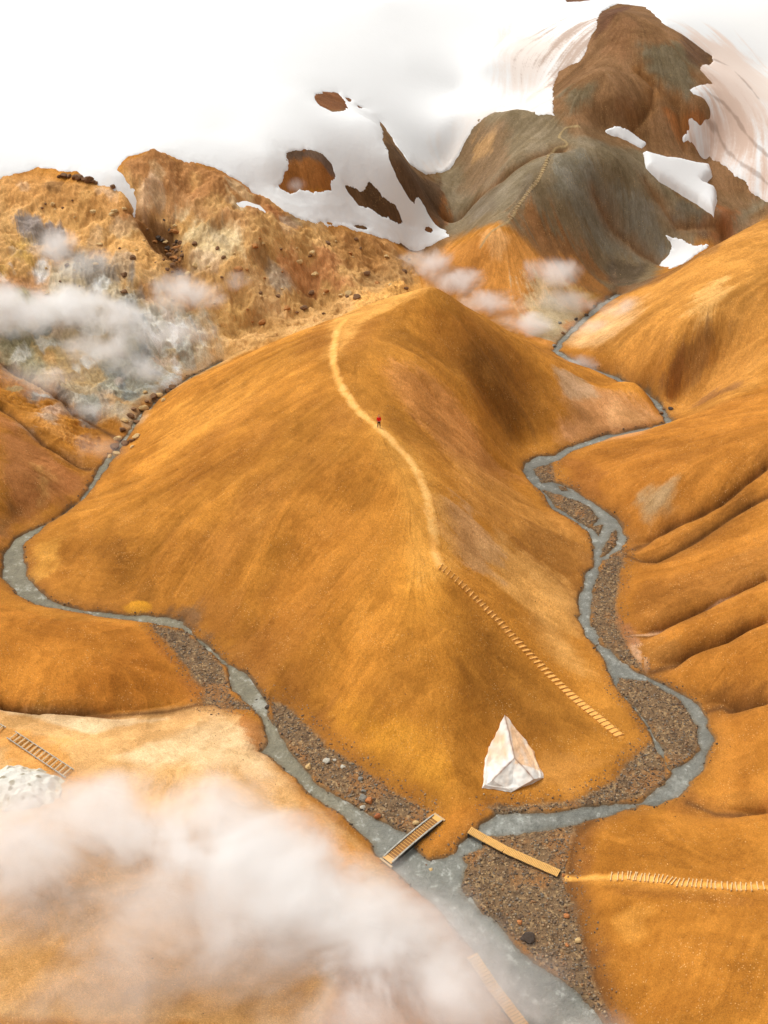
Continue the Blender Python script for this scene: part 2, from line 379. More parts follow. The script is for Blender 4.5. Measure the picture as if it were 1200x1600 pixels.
# fold lines of the slopes, traced by following the fall line (line integral convolution)
Zb = blur(Zs, 6)
gi = np.gradient(Zb, axis=0) / np.gradient(rr)[:, None]
gj = np.gradient(Zb, axis=1) / (np.gradient(th)[None, :] * RR)
gm = np.hypot(gi, gj) + 1e-4
slope = gm.astype(np.float32)
dr_, dt_ = np.gradient(rr)[:, None], np.gradient(th)[None, :] * RR
def lic(noise, steps, sl):
    """average noise along the fall line, step length sl metres"""
    vi = (gi / gm * sl / dr_).astype(np.float32); vj = (gj / gm * sl / dt_).astype(np.float32)
    acc = noise.copy()
    NI, NJ = noise.shape
    for sg in (1, -1):
        pi, pj = np.meshgrid(np.arange(NI, dtype=np.float32), np.arange(NJ, dtype=np.float32), indexing='ij')
        for _ in range(steps):
            ii = np.clip(np.rint(pi), 0, NI - 1).astype(np.int32); jj = np.clip(np.rint(pj), 0, NJ - 1).astype(np.int32)
            pi += sg * vi[ii, jj]; pj += sg * vj[ii, jj]
            ii = np.clip(np.rint(pi), 0, NI - 1).astype(np.int32); jj = np.clip(np.rint(pj), 0, NJ - 1).astype(np.int32)
            acc += noise[ii, jj]
    acc /= (2 * steps + 1)
    acc -= acc.mean(); acc /= acc.std() + 1e-6
    return np.clip(acc, -3, 3)
n1 = RNG.random(X.shape).astype(np.float32)
wx_ = X + 2.4 * fbm(X, Y, 5, 25, 2); wy_ = Y + 2.4 * fbm(X, Y, 5, 28, 2)
n2 = fbm(wx_, wy_, 1.2, 21, 3).astype(np.float32)
n3 = fbm(wx_, wy_, 4.0, 22, 3).astype(np.float32)
L1 = lic(n1, 14, .22)          # fine hair-like streaks, 6 m long
L2 = lic(n2, 16, .5)           # rills
L3 = lic(n3, 14, 1.2)          # broad folds
del n1, n2, n3
calm = sstep(dist_out, .3, 4)
sno = sstep(snow, -1, 1.5)
for s in sn2: sno = np.maximum(sno, sstep(s, -1, 1))
amp = calm * np.clip(slope * 2.2, .15, 1.2) * (1 - .95 * sno)
soft = (1 - .6 * rk)
nearf = .25 + .75 * sstep(Y, 75, 125)
Zt = Zs + amp * soft * nearf * (L3 * .07 + L2 * .05 + L1 * .028)
Zt += calm * (1 - sno) * (fbm(X, Y, 9, 31, 4) * .5 + fbm(X, Y, .9, 37, 3) * .07)
# rock on the upper left slope, broken ground by the vents
wxr = X + 3.0 * fbm(X, Y, 6, 43, 4, .6); wyr = Y + 3.0 * fbm(X, Y, 6, 44, 4, .6)
big = ridged(wxr, wyr, 12, 41, 7, .54)
lump = ridged(wyr, wxr, 4.2, 47, 6, .58)
Zt += rk * (1 - sno) * calm * ((big - .55) * 4.2 + (lump - .5) * 1.7 + np.abs(fbm(X, Y, 1.4, 53, 4, .7)) * 1.1)
Zt += hy * calm * ((ridged(wxr, wyr, 5, 61, 7, .65) - .55) * 2.4 + L2 * .08 + L1 * .04)
Zt = np.maximum(Zt, FL + .04 * sstep(dist_out, 0, 1) )
# stream bed and gravel relief
Zt += (1 - calm) * .0
bed = sstep(wat_n, -.35, .55)
Zt = Zt - bed * .34 + (1 - bed) * (1 - calm) * (.07 + fbm(X, Y, .7, 67, 3) * .16)
WL = FL - .10                                                           # water level
print('land done', Zt.min(), Zt.max())

# ------------------------------------------------------------------ colour of the ground
def lin(r, g, b):
    f = lambda c: (c / 255 / 12.92) if c <= 10 else ((c / 255 + .055) / 1.055) ** 2.4
    return np.array([f(r), f(g), f(b)], np.float32)
CK = np.empty(X.shape + (3,), np.float32)
base = lin(182, 121, 46)
CK[:] = base
def mixc(mask, col):
    m = np.clip(mask, 0, 1)[..., None].astype(np.float32)
    CK[:] = CK * (1 - m) + np.asarray(col, np.float32) * m
nA = fbm(X, Y, 22, 71, 4); nB = fbm(X, Y, 7, 73, 5); nC = fbm(X, Y, 2.2, 79, 4); nD = fbm(X, Y, .6, 83, 3)
mixc(sstep(nA + .25 * nB + L3 * .03, -.05, .2) * .55, lin(192, 126, 46))
mixc(sstep(-nA + .3 * nB - L3 * .03, .0, .18) * .5, lin(160, 102, 42))
PATCH = []   # filled below: (px, py, radius across m, radius away m, colour, strength, raggedness)
def patch(px, py, rx, ry, col, k=.8, rag=.6, rot=0.0, streak=.35):
    (wx, wy, wz), = sight([(px, py)], Z0)
    m = 2.2 * max(rx, ry)
    w = win(wx - m, wx + m, wy - m, wy + m)
    if w[0].stop <= w[0].start or w[1].stop <= w[1].start: return
    dx = X[w] - wx; dy = Y[w] - wy; c, s = math.cos(rot), math.sin(rot)
    u = (dx * c + dy * s) / rx; v = (-dx * s + dy * c) / ry
    d = np.sqrt(u * u + v * v) + rag * (nB[w] * 1.0 + nC[w] * .8) + streak * .2 * (L2[w] + .6 * L3[w]) + nD[w] * rag * .3
    m = (np.clip((1.15 - d) / .6, 0, 1) * k)[..., None]
    m = m * m * (3 - 2 * m) if k >= .999 else m
    CK[w] = CK[w] * (1 - m) + np.asarray(lin(*col), np.float32) * m

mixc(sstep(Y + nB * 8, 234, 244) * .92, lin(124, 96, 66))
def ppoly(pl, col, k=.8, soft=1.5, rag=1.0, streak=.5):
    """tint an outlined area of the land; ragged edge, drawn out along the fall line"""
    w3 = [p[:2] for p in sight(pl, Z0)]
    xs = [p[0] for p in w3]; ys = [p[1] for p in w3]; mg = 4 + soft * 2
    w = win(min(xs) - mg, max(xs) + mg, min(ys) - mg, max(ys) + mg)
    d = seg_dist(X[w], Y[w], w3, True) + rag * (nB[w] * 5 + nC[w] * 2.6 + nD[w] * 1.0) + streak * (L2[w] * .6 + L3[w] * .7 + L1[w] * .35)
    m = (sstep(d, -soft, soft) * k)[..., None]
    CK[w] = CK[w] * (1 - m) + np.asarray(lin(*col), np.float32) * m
# --- rocky slope, upper left
ppoly([(215,250),(180,300),(140,290),(0,275),(-80,300),(-80,440),(60,440),(150,470),(200,520),(250,560),(300,590,0),(420,560,0),(520,530,0),(640,500,0),(650,400),(560,365),(480,350),(420,310),(330,270),(240,238)], (204, 158, 98), .85, 2, .6)
ppoly([(190,255),(240,238),(330,262),(400,305),(440,335),(480,350),(400,345),(340,320),(280,320),(230,300)], (162, 110, 62), .9, 1.2, .7)
ppoly([(250,300),(300,330),(360,340),(420,345),(360,370),(300,350),(240,330)], (186, 136, 86), .7, 1.2, 1)
ppoly([(0,275),(60,268),(130,285),(210,330),(150,350),(60,330),(0,320)], (196, 138, 74), .7, 1.5, .8)
ppoly([(40,330),(120,320),(230,380),(270,440),(200,420),(120,380)], (220, 166, 98), .7, 1.5, .8)
ppoly([(290,350),(360,360),(380,400),(330,430),(300,420),(280,380)], (220, 194, 144), .8, 1.2, 1)
ppoly([(440,400),(520,405),(540,450),(480,470),(440,440)], (176,108,64), .6, 1.5, 1.4)
ppoly([(400,440),(460,440),(440,500),(380,520)], (172,132,86), .6, 1.5, 1)
ppoly([(330,480),(400,470),(400,520),(330,550)], (198,152,88), .8, 1.5, 1)
ppoly([(520,355),(620,380),(640,430),(560,420),(520,390)], (172,120,66), .8, 1.5, 1)
ppoly([(560,440),(640,400),(640,440),(590,455)], (150,112,66), .6, 1, 1)
ppoly([(262,365),(292,380),(288,420),(262,415),(235,380),(215,345),(228,340)], (96,62,36), .85, .8, .6)
for q in range(70):
    px = rnd.uniform(20, 620); py = rnd.uniform(280, 520)
    if py > 560 - .25 * px or py < 250 + max(0, (px - 300)) * .35: continue
    patch(px, py, rnd.uniform(1.0, 3.4), rnd.uniform(1.0, 3.6), rnd.choice([(222,200,156),(186,112,66),(164,150,130),(128,94,60),(214,164,98),(206,172,124),(216,180,140)]), rnd.uniform(.3, .65), 1.3, rnd.uniform(-1, 1), 1.0)
# --- vents: blue grey, white and ochre ground
ppoly([(70,440),(130,400),(190,430),(250,480),(320,505),(335,545),(290,590),(240,635),(200,670),(120,640),(40,590),(-60,540),(-60,470)], (190, 176, 146), .8, 2.5, 1)
for pl, c, k in [([(100,395),(190,420),(220,470),(140,460)], (108,100,92), .7), ([(180,470),(260,490),(300,540),(240,560),(180,520)], (178,172,156), .8),
                 ([(150,560),(230,560),(270,590),(220,640),(150,630)], (150,152,138), .7), ([(0,510),(60,520),(90,570),(40,590),(0,560)], (128,124,92), .7),
                 ([(60,540),(150,560),(150,610),(90,600)], (186,150,92), .7), ([(230,605),(280,575),(285,590),(242,618)], (200,200,192), .8),
                 ([(20,340),(60,340),(90,370),(50,380)], (120,118,116), .8), ([(10,430),(70,440),(60,500),(0,500)], (178,124,76), .7), ([(0,360),(40,380),(60,430),(10,420)], (180,140,66), .7),
                 ([(30,640),(90,640),(130,700),(70,680)], (200,140,72), .7), ([(50,625),(75,640),(85,665),(60,650)], (176,170,156), .5), ([(30,660),(60,665),(65,690),(40,685)], (180,172,158), .45)]:
    ppoly(pl, c, k, 1.2, 1.2, 1.0)
for q in range(95):
    px = rnd.uniform(0, 310); py = rnd.uniform(430, 705)
    if py < 400 + .35 * px or py > 620 + .3 * px: continue
    if py > 632 - (px - 215) * .58 and px > 175 or px > 150 and py > 665: continue   # the orange hill begins here
    patch(px, py, rnd.uniform(.8, 2.4), rnd.uniform(1.0, 3.4), rnd.choice([(228,224,212),(134,140,140),(212,164,104),(104,92,80),(166,172,166),(164,156,116),(214,190,168),(224,220,210)]), rnd.uniform(.45, .8), 1.3, rnd.uniform(-.5, .5), 1.2)
# --- left foot slopes
ppoly([(0,645),(50,680),(100,725),(140,745),(110,785),(40,820),(0,835)], (172,112,66), .8, 1.5, .8)
ppoly([(40,720),(70,730),(90,770),(60,790)], (200,150,84), .7, 1, 1)
ppoly([(0,760),(40,790),(30,820),(0,830)], (120,84,40), .7, 1.2, 1)
ppoly([(90,690),(150,720),(140,735),(80,715)], (212,152,90), .7, 1, 1)
# --- dark middle hill
ppoly([(688,262),(740,176),(800,168),(868,180),(900,215),(1005,235),(1060,300),(1130,340),(1200,300),(1200,320),(1130,365),(1040,405),(1020,440),(950,462),(905,455),(880,430),(850,400),(820,370),(790,350),(760,352),(700,365),(672,300)], (126,110,84), .95, 1.4, .5)
ppoly([(870,235),(930,250),(1000,300),(1060,385),(1030,415),(960,400),(900,340),(850,300)], (118,110,92), .85, 1.5, .8, 1.6)
ppoly([(700,250),(745,190),(800,200),(790,250),(740,300)], (130,102,72), .8, 1.5, 1)
ppoly([(735,215),(765,215),(770,235),(745,245)], (172,132,84), .7, 1, 1)
ppoly([(790,260),(850,250),(840,300),(790,330),(730,350),(720,340)], (120,106,86), .85, 1.2, .8)
ppoly([(800,330),(850,300),(880,350),(960,440),(930,465),(880,440),(840,400)], (138,92,50), .85, 2, .8, 2.0)
ppoly([(860,380),(900,400),(950,450),(920,460),(880,430)], (170,114,54), .6, 1, 1, 1.8)
ppoly([(950,400),(1020,410),(1000,440),(950,455)], (84,70,54), .8, 1.5, .8)
ppoly([(780,280),(820,250),(870,235),(830,270),(800,330),(770,350)], (132,118,92), .5, 1, .6)
ppoly([(1110,320),(1150,330),(1130,365),(1090,370)], (150,92,50), .7, 1, 1)
ppoly([(1060,300),(1110,330),(1100,370),(1050,350)], (92,82,66), .7, 1, 1)
ppoly([(590,190),(612,225),(650,280),(690,300),(705,345),(690,350),(650,300),(610,240)], (112,82,54), .9, .8, .3)
ppoly([(650,285),(690,300),(705,345),(690,352),(665,330)], (142,88,44), .8, .8, .5)
# --- ground under the outcrops in the snow
for pl, c in [([(480,135),(580,135),(580,180),(480,180)], (122,76,44)), ([(420,228),(530,228),(530,310),(420,310)], (158,100,50)), ([(440,228),(500,232),(535,280),(515,270),(490,252),(445,252)], (104,84,70)),
              ([(535,280),(690,280),(690,370),(535,350)], (92,68,46)), ([(600,330),(680,350),(680,366),(620,350)], (112,72,40)), ([(860,-30),(950,-30),(950,10),(860,10)], (110,74,54))]:
    ppoly(pl, c, .92, .6, .3)
# --- brown cone
ppoly([(862,125),(900,90),(930,40),(968,0),(1020,12),(1115,85),(1120,120),(1100,170),(1095,215),(1140,262),(1180,300),(1120,300),(1060,250),(1000,235),(945,205),(890,195),(858,165)], (132,96,62), .95, 1.5, .5)
ppoly([(880,140),(940,120),(930,160),(880,180)], (108,98,74), .8, 2, 1, 1)
ppoly([(1000,70),(1060,75),(1090,140),(1050,150),(1010,110)], (104,96,74), .8, 2, 1, 1)
ppoly([(950,30),(1000,35),(980,90),(940,80)], (132,92,58), .7, 2, 1)
ppoly([(960,150),(1010,140),(1000,190),(960,190)], (124,86,52), .8, 1.5, 1)
ppoly([(1040,170),(1080,180),(1100,205),(1060,210)], (160,96,46), .7, 1, 1)
ppoly([(935,18),(985,8),(960,30),(930,60)], (94,60,44), .7, 1, .6)
ppoly([(1070,60),(1118,85),(1110,105),(1080,95)], (92,66,48), .7, 1, .8)
# --- small orange hill in front of the dark one
ppoly([(700,385),(765,358),(820,385),(880,430),(940,470),(900,510),(860,545),(790,500),(700,440)], (196,132,62), .85, 1.2, .6)
ppoly([(740,365),(765,358),(790,372),(780,400),(745,390)], (216,160,98), .8, 1, .8)
ppoly([(830,440),(900,450),(925,480),(880,530),(830,500)], (196,176,136), .7, 1.5, 1.2, 1.5)
ppoly([(850,480),(900,490),(880,530),(850,520)], (150,140,112), .6, 1, 1.2, 1.5)
ppoly([(900,450),(950,465),(920,480)], (160,130,70), .7, 1, 1)
# --- right hill
ppoly([(900,540),(950,470),(1040,430),(1200,340),(1200,600),(1100,640),(1040,620),(960,580)], (196,138,66), .6, 2, .6)
ppoly([(890,540),(930,490),(1000,470),(1000,500),(930,545)], (216,170,116), .8, 1.5, .8)
ppoly([(1080,470),(1130,440),(1160,460),(1090,500)], (216,166,98), .6, 1.5, 1, 1.5)
ppoly([(960,445),(1040,425),(1130,375),(1120,390),(1030,440),(980,460)], (122,82,48), .6, .8, .8)
ppoly([(1100,520),(1150,505),(1120,540),(1060,590),(1030,600),(1060,560)], (126,88,50), .6, 1, 1.2, 1.2)
ppoly([(1020,570),(1060,560),(1050,610),(1020,610)], (140,92,48), .6, 1, 1.2, 1.2)
ppoly([(1100,620),(1160,595),(1150,610),(1080,640)], (110,72,48), .6, .8, 1, 1)
# --- main hill
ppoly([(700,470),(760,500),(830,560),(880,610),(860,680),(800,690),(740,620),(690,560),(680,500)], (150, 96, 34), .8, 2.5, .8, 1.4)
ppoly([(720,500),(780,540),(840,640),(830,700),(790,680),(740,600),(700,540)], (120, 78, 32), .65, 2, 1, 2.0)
ppoly([(880,590),(950,610),(1030,655),(1000,680),(920,690),(870,690),(880,640)], (190,136,88), .85, 1.8, .7)
ppoly([(960,625),(1030,658),(990,672),(960,660)], (204,152,98), .7, 1.2, .8)
ppoly([(870,580),(910,590),(930,620),(890,620)], (168,138,104), .7, 1, 1)
ppoly([(620,570),(700,620),(760,700),(800,740),(760,760),(690,700),(640,640),(610,600)], (196,132,72), .7, 2, 1, 1)
ppoly([(700,700),(800,760),(900,830),(920,880),(890,900),(820,860),(740,790)], (196,136,66), .6, 2, 1, 1)
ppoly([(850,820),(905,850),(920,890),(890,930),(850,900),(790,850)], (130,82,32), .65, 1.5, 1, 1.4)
ppoly([(800,850),(870,900),(890,960),(900,1040),(860,1020),(810,930),(770,880)], (212,156,84), .7, 2, .9, 1)
ppoly([(700,810),(730,800),(760,860),(740,870)], (182,140,96), .6, .8, 1, 1.4)
ppoly([(640,890),(690,900),(740,960),(760,1100),(720,1200),(690,1250),(660,1100),(640,1000)], (200,134,48), .5, 2, .8)
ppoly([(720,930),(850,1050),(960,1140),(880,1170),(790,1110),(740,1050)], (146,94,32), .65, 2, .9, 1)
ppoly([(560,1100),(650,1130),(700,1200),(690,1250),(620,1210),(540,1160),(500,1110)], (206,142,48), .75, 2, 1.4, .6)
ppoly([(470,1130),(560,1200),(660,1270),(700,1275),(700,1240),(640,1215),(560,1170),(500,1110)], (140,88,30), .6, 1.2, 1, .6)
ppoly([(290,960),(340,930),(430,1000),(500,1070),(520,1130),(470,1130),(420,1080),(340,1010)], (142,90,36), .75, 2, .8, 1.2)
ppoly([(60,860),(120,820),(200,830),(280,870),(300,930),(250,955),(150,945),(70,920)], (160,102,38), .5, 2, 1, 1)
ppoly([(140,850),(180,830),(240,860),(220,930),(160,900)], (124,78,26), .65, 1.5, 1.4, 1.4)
ppoly([(45,850),(100,830),(90,870),(60,900)], (208,150,66), .6, 1, 1, 1)
ppoly([(230,660),(300,620),(400,570),(470,520),(480,560),(380,630),(260,710)], (204,140,58), .6, 2, .8, 1)
ppoly([(300,700),(400,680),(420,720),(300,770),(200,780)], (150,94,30), .5, 2, 1, 1)
ppoly([(190,948),(235,945),(238,952),(200,953)], (208,144,36), .75, .3, .5, 0)
ppoly([(270,955),(300,950),(340,1010),(310,990)], (104,86,66), .6, .8, .8)
ppoly([(740,1140),(800,1110),(850,1150),(850,1190),(760,1200)], (150,94,28), .5, 1.5, 1)
ppoly([(850,1190),(960,1180),(1000,1160),(960,1195),(880,1225),(780,1245),(740,1240)], (188,130,62), .6, 1, .8)
ppoly([(700,1275),(760,1235),(790,1240),(740,1290),(725,1320),(700,1328),(672,1318),(690,1295)], (184,118,44), .85, .5, .5)
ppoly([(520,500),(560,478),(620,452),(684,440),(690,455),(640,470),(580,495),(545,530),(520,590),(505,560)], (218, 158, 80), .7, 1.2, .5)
ppoly([(560,640),(640,700),(700,820),(700,900),(660,900),(640,780),(590,690)], (202, 142, 62), .6, 1.5, .6)
ppoly([(440,760),(560,700),(600,760),(560,900),(520,1000),(440,940)], (170, 108, 38), .45, 3, 1.2, 1.6)
ppoly([(600,1000),(680,980),(740,1100),(720,1180),(660,1150)], (160, 102, 36), .45, 2.5, 1.2, 1.0)
ppoly([(760,1040),(840,1120),(900,1170),(840,1180),(760,1140),(730,1080)], (136, 86, 30), .55, 2, 1.0, 1.0)
ppoly([(660,480),(720,480),(760,520),(720,560),(660,540)], (166, 104, 36), .5, 2, 1, 1)
# --- right slope with gullies
ppoly([(870,710),(1040,665),(1200,600),(1200,1240),(1110,1240),(1130,1160),(1100,1100),(1010,1050),(970,1000),(970,900),(985,850),(960,800),(890,755)], (172,110,42), .75, 2, .4)
ppoly([(870,715),(920,720),(940,780),(900,760)], (142,88,38), .7, 1.2, 1)
ppoly([(1000,780),(1050,760),(1050,790),(1010,800)], (160,140,104), .7, 1.5, 1)
ppoly([(980,975),(1060,960),(1150,910),(1200,880),(1200,850),(1100,890),(1000,910),(970,940)], (148,96,42), .6, 1.5, 1)
ppoly([(1030,1080),(1060,1070),(1160,1070),(1200,1060),(1200,1085),(1120,1100),(1080,1090)], (118,74,30), .7, 1, 1)
ppoly([(1000,1010),(1080,1000),(1150,970),(1120,990),(1040,1030)], (140,94,44), .6, 1, 1)
ppoly([(985,1000),(1000,1030),(1006,1048),(1000,1046),(990,1025)], (214,170,130), .8, .3, .4)
ppoly([(962,940),(985,1000),(975,1010),(955,975)], (168,112,72), .8, .5, .6)
ppoly([(1075,1240),(1120,1262),(1180,1256),(1200,1250),(1200,1275),(1100,1275),(1040,1262)], (150,92,36), .6, .8, 1)
# --- lower right
ppoly([(960,1262),(1200,1262),(1200,1600),(960,1600),(900,1400),(905,1300)], (168,108,38), .8, 1.5, .6)
ppoly([(885,1300),(930,1290),(925,1380),(950,1500),(975,1600),(945,1600),(905,1450),(884,1385)], (126,78,34), .75, .8, .6)
ppoly([(880,1375),(950,1362),(1200,1375),(1200,1398),(950,1385)], (200,136,56), .6, .5, .3)
ppoly([(940,1385),(1100,1398),(1200,1402),(1200,1412),(1000,1404)], (124,76,30), .5, .4, .5)
ppoly([(955,1430),(1010,1420),(1000,1450),(960,1460)], (200,140,62), .5, .8, 1)
# --- left foreground
ppoly([(0,945),(150,970),(240,990),(310,1080),(180,1105),(0,1092)], (182,116,42), .85, 1, .5)
ppoly([(200,1000),(260,1040),(300,1085),(200,1098),(100,1080)], (156,94,30), .6, 1.5, .9)
ppoly([(235,1000),(310,1050),(330,1090),(290,1060)], (146,88,36), .6, .8, .7)
ppoly([(0,1098),(180,1112),(330,1100),(400,1130),(412,1165),(470,1240),(560,1310),(600,1360),(500,1600),(-100,1600),(-100,1100)], (218, 170, 110), .9, .6, .3, 0)
ppoly([(0,1098),(120,1110),(260,1120),(150,1140),(0,1120)], (230, 200, 156), .8, .6, .5, 0)
ppoly([(330,1120),(400,1140),(410,1160),(440,1220),(360,1200),(200,1180)], (230, 194, 146), .7, 1.2, .9, .1)
ppoly([(330,1100),(390,1112),(412,1140),(405,1170),(380,1140)], (176,108,42), .8, .5, .5)
ppoly([(0,1130),(60,1150),(130,1210),(200,1230),(60,1230),(0,1180)], (212,146,68), .7, .8, .8)
ppoly([(470,1240),(540,1290),(600,1350),(590,1400),(520,1380),(440,1290)], (210,146,74), .8, 1, .7)
ppoly([(0,1380),(300,1400),(500,1480),(500,1600),(0,1600)], (176,128,72), .8, 2, 1)
ppoly([(580,1350),(700,1450),(800,1600),(700,1600),(560,1420)], (196,150,88), .7, 1, .8)
for pl, dep, wd in GUL:  # gully shade painted into the ground colour: dark line, wider brown band
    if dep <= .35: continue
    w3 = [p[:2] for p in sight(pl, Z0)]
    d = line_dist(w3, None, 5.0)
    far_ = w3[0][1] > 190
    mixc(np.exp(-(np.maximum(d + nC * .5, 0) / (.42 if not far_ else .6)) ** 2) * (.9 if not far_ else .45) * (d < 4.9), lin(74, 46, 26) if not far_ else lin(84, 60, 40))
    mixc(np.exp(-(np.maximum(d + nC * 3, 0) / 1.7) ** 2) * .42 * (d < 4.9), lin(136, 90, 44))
RILL = [(985,990),(1012,982),(1040,968),(1078,950),(1100,940),(1130,922),(1200,893)]
d = line_dist([p[:2] for p in sight(RILL, Z0)], None, 3.0); mixc(sstep(-(d + nC * .5), -.28, -.1) * .7, lin(206,160,118))


def mottle():
    """patchy crust, streaks and grit over every bare slope; painted shade in rock hollows"""
    global CK
    def sc(mask, f, tint=(1, 1, 1)):
        m = np.clip(mask, 0, 1)[..., None].astype(np.float32)
        CK[:] = CK * (1 - m + m * (f * np.array(tint, np.float32)))
    g = (1 - .35 * rk)
    sc(sstep(nB + L2 * .035 + L3 * .045 + .3 * nC, .02, .16) * .4 * g, 1.10, (1, 1.03, 1.08))
    sc(sstep(-nB - L2 * .04 - L3 * .04 + .45 * nC, .03, .17) * .8 * g, .76, (1, .97, .88))
    sc(sstep(nC + .55 * nD + L1 * .03 + L2 * .02, .03, .10) * .4, 1.16, (1, 1.02, 1.1))
    sc(sstep(-nC + .6 * nD - L1 * .035 - L2 * .03, .03, .11) * .45, .80, (1, .96, .88))
    sc(sstep(L1 * .5 + L2 * .7, .9, 1.5) * .55 * calm, .70)
    sc(sstep(-L1 * .6 - L2 * .5, 1.0, 1.9) * .4 * calm, 1.25, (1, 1.03, 1.15))
    sc(rk * sstep(.5 - lump, .0, .14) * .6, .6, (1, .92, .82)); sc(rk * sstep(lump, .56, .7) * .5, 1.3, (1, 1.04, 1.15))  # crevice shade painted into the rock colour: hollows darker, humps lighter
    sc(sstep(vnoise(X, Y, .16, 311), .78, .95) * .3 * (1 - sno), 1.3, (1, 1.02, 1.1)); sc(sstep(vnoise(X, Y, .22, 313), .8, .95) * .3, .7)
    st_ = (.045 * L1 + .05 * L2 + .04 * L3) * (1 - rk) * np.clip(slope * 2.4, .1, 1) * calm
    CK *= (1 + st_)[..., None]
    nF = fbm(wx_, wy_, 4.5, 321, 8, .70); nG = fbm(wy_, wx_, 1.6, 331, 6, .70)
    sc(sstep(nF + nA * .35, .06, .10) * .26 * calm, 1.14, (1, 1.02, 1.08)); sc(sstep(-nF + nA * .35, .05, .08) * .5 * calm, .80, (1, .97, .9))
    sc(sstep(nG - nA * .3, .07, .10) * .22, 1.14, (1, 1.02, 1.08)); sc(sstep(-nG - nA * .3, .07, .10) * .26, .82, (1, .97, .9))
    nE = fbm(X, Y, 45, 301, 3)
    sc(sstep(nE, .02, .2) * .3, 1.15, (1, 1.03, 1.1)); sc(sstep(-nE, .02, .2) * .35, .82)
mottle()
# sediment of the flood plain
mixc(sstep(-dist_out + j1 * 1.2, -2.2, .2) * .5, lin(120, 78, 40))
gcol = sstep(gra + j1 * 1.0, -.5, .4)
mixc(gcol, lin(118, 94, 68))
gn = vnoise(X, Y, .22, 91); gn2 = vnoise(X, Y, .5, 93)
mixc(gcol * sstep(gn, .62, .8) * .6, lin(176, 146, 104))
mixc(gcol * sstep(gn2, .62, .85) * .6, lin(70, 54, 42))
mixc(gcol * sstep(nC + nB * .8, .02, .3) * .6, lin(154, 104, 56))
mixc(sstep(wat_n, -.35, .1) * .8, lin(96, 84, 66))
CK *= (1 + .24 * (RNG.random(X.shape).astype(np.float32) - .5) + .10 * nD)[..., None]
np.clip(CK, .004, .95, out=CK)

# ------------------------------------------------------------------ materials
def new_mat(name):
    m = bpy.data.materials.new(name); m.use_nodes = True
    nt = m.node_tree; b = nt.nodes['Principled BSDF']
    return m, nt, b
def N(nt, t, **kw):
    n = nt.nodes.new(t)
    for k, v in kw.items():
        if k in n.inputs: n.inputs[k].default_value = v
        else: setattr(n, k, v)
    return n
def simple(name, col, rough=.8, nscale=3.0, var=.25, bump=.1, bscale=None, metal=0, spec=.3):
    m, nt, b = new_mat(name)
    tc = N(nt, 'ShaderNodeTexCoord'); no = N(nt, 'ShaderNodeTexNoise', Scale=nscale, Detail=6.0, Roughness=.65)
    nt.links.new(tc.outputs['Object'], no.inputs['Vector'])
    cr = N(nt, 'ShaderNodeValToRGB'); c = lin(*col)
    cr.color_ramp.elements[0].position = .25; cr.color_ramp.elements[1].position = .75
    cr.color_ramp.elements[0].color = tuple(c * (1 - var)) + (1,); cr.color_ramp.elements[1].color = tuple(np.clip(c * (1 + var), 0, .95)) + (1,)
    nt.links.new(no.outputs['Fac'], cr.inputs['Fac']); nt.links.new(cr.outputs[0], b.inputs['Base Color'])
    b.inputs['Roughness'].default_value = rough; b.inputs['Metallic'].default_value = metal
    b.inputs['Specular IOR Level'].default_value = spec
    if bump:
        bp = N(nt, 'ShaderNodeBump', Strength=bump, Distance=.05); n2 = N(nt, 'ShaderNodeTexNoise', Scale=bscale or nscale * 3, Detail=6.0)
        nt.links.new(tc.outputs['Object'], n2.inputs['Vector']); nt.links.new(n2.outputs['Fac'], bp.inputs['Height']); nt.links.new(bp.outputs[0], b.inputs['Normal'])
    return m

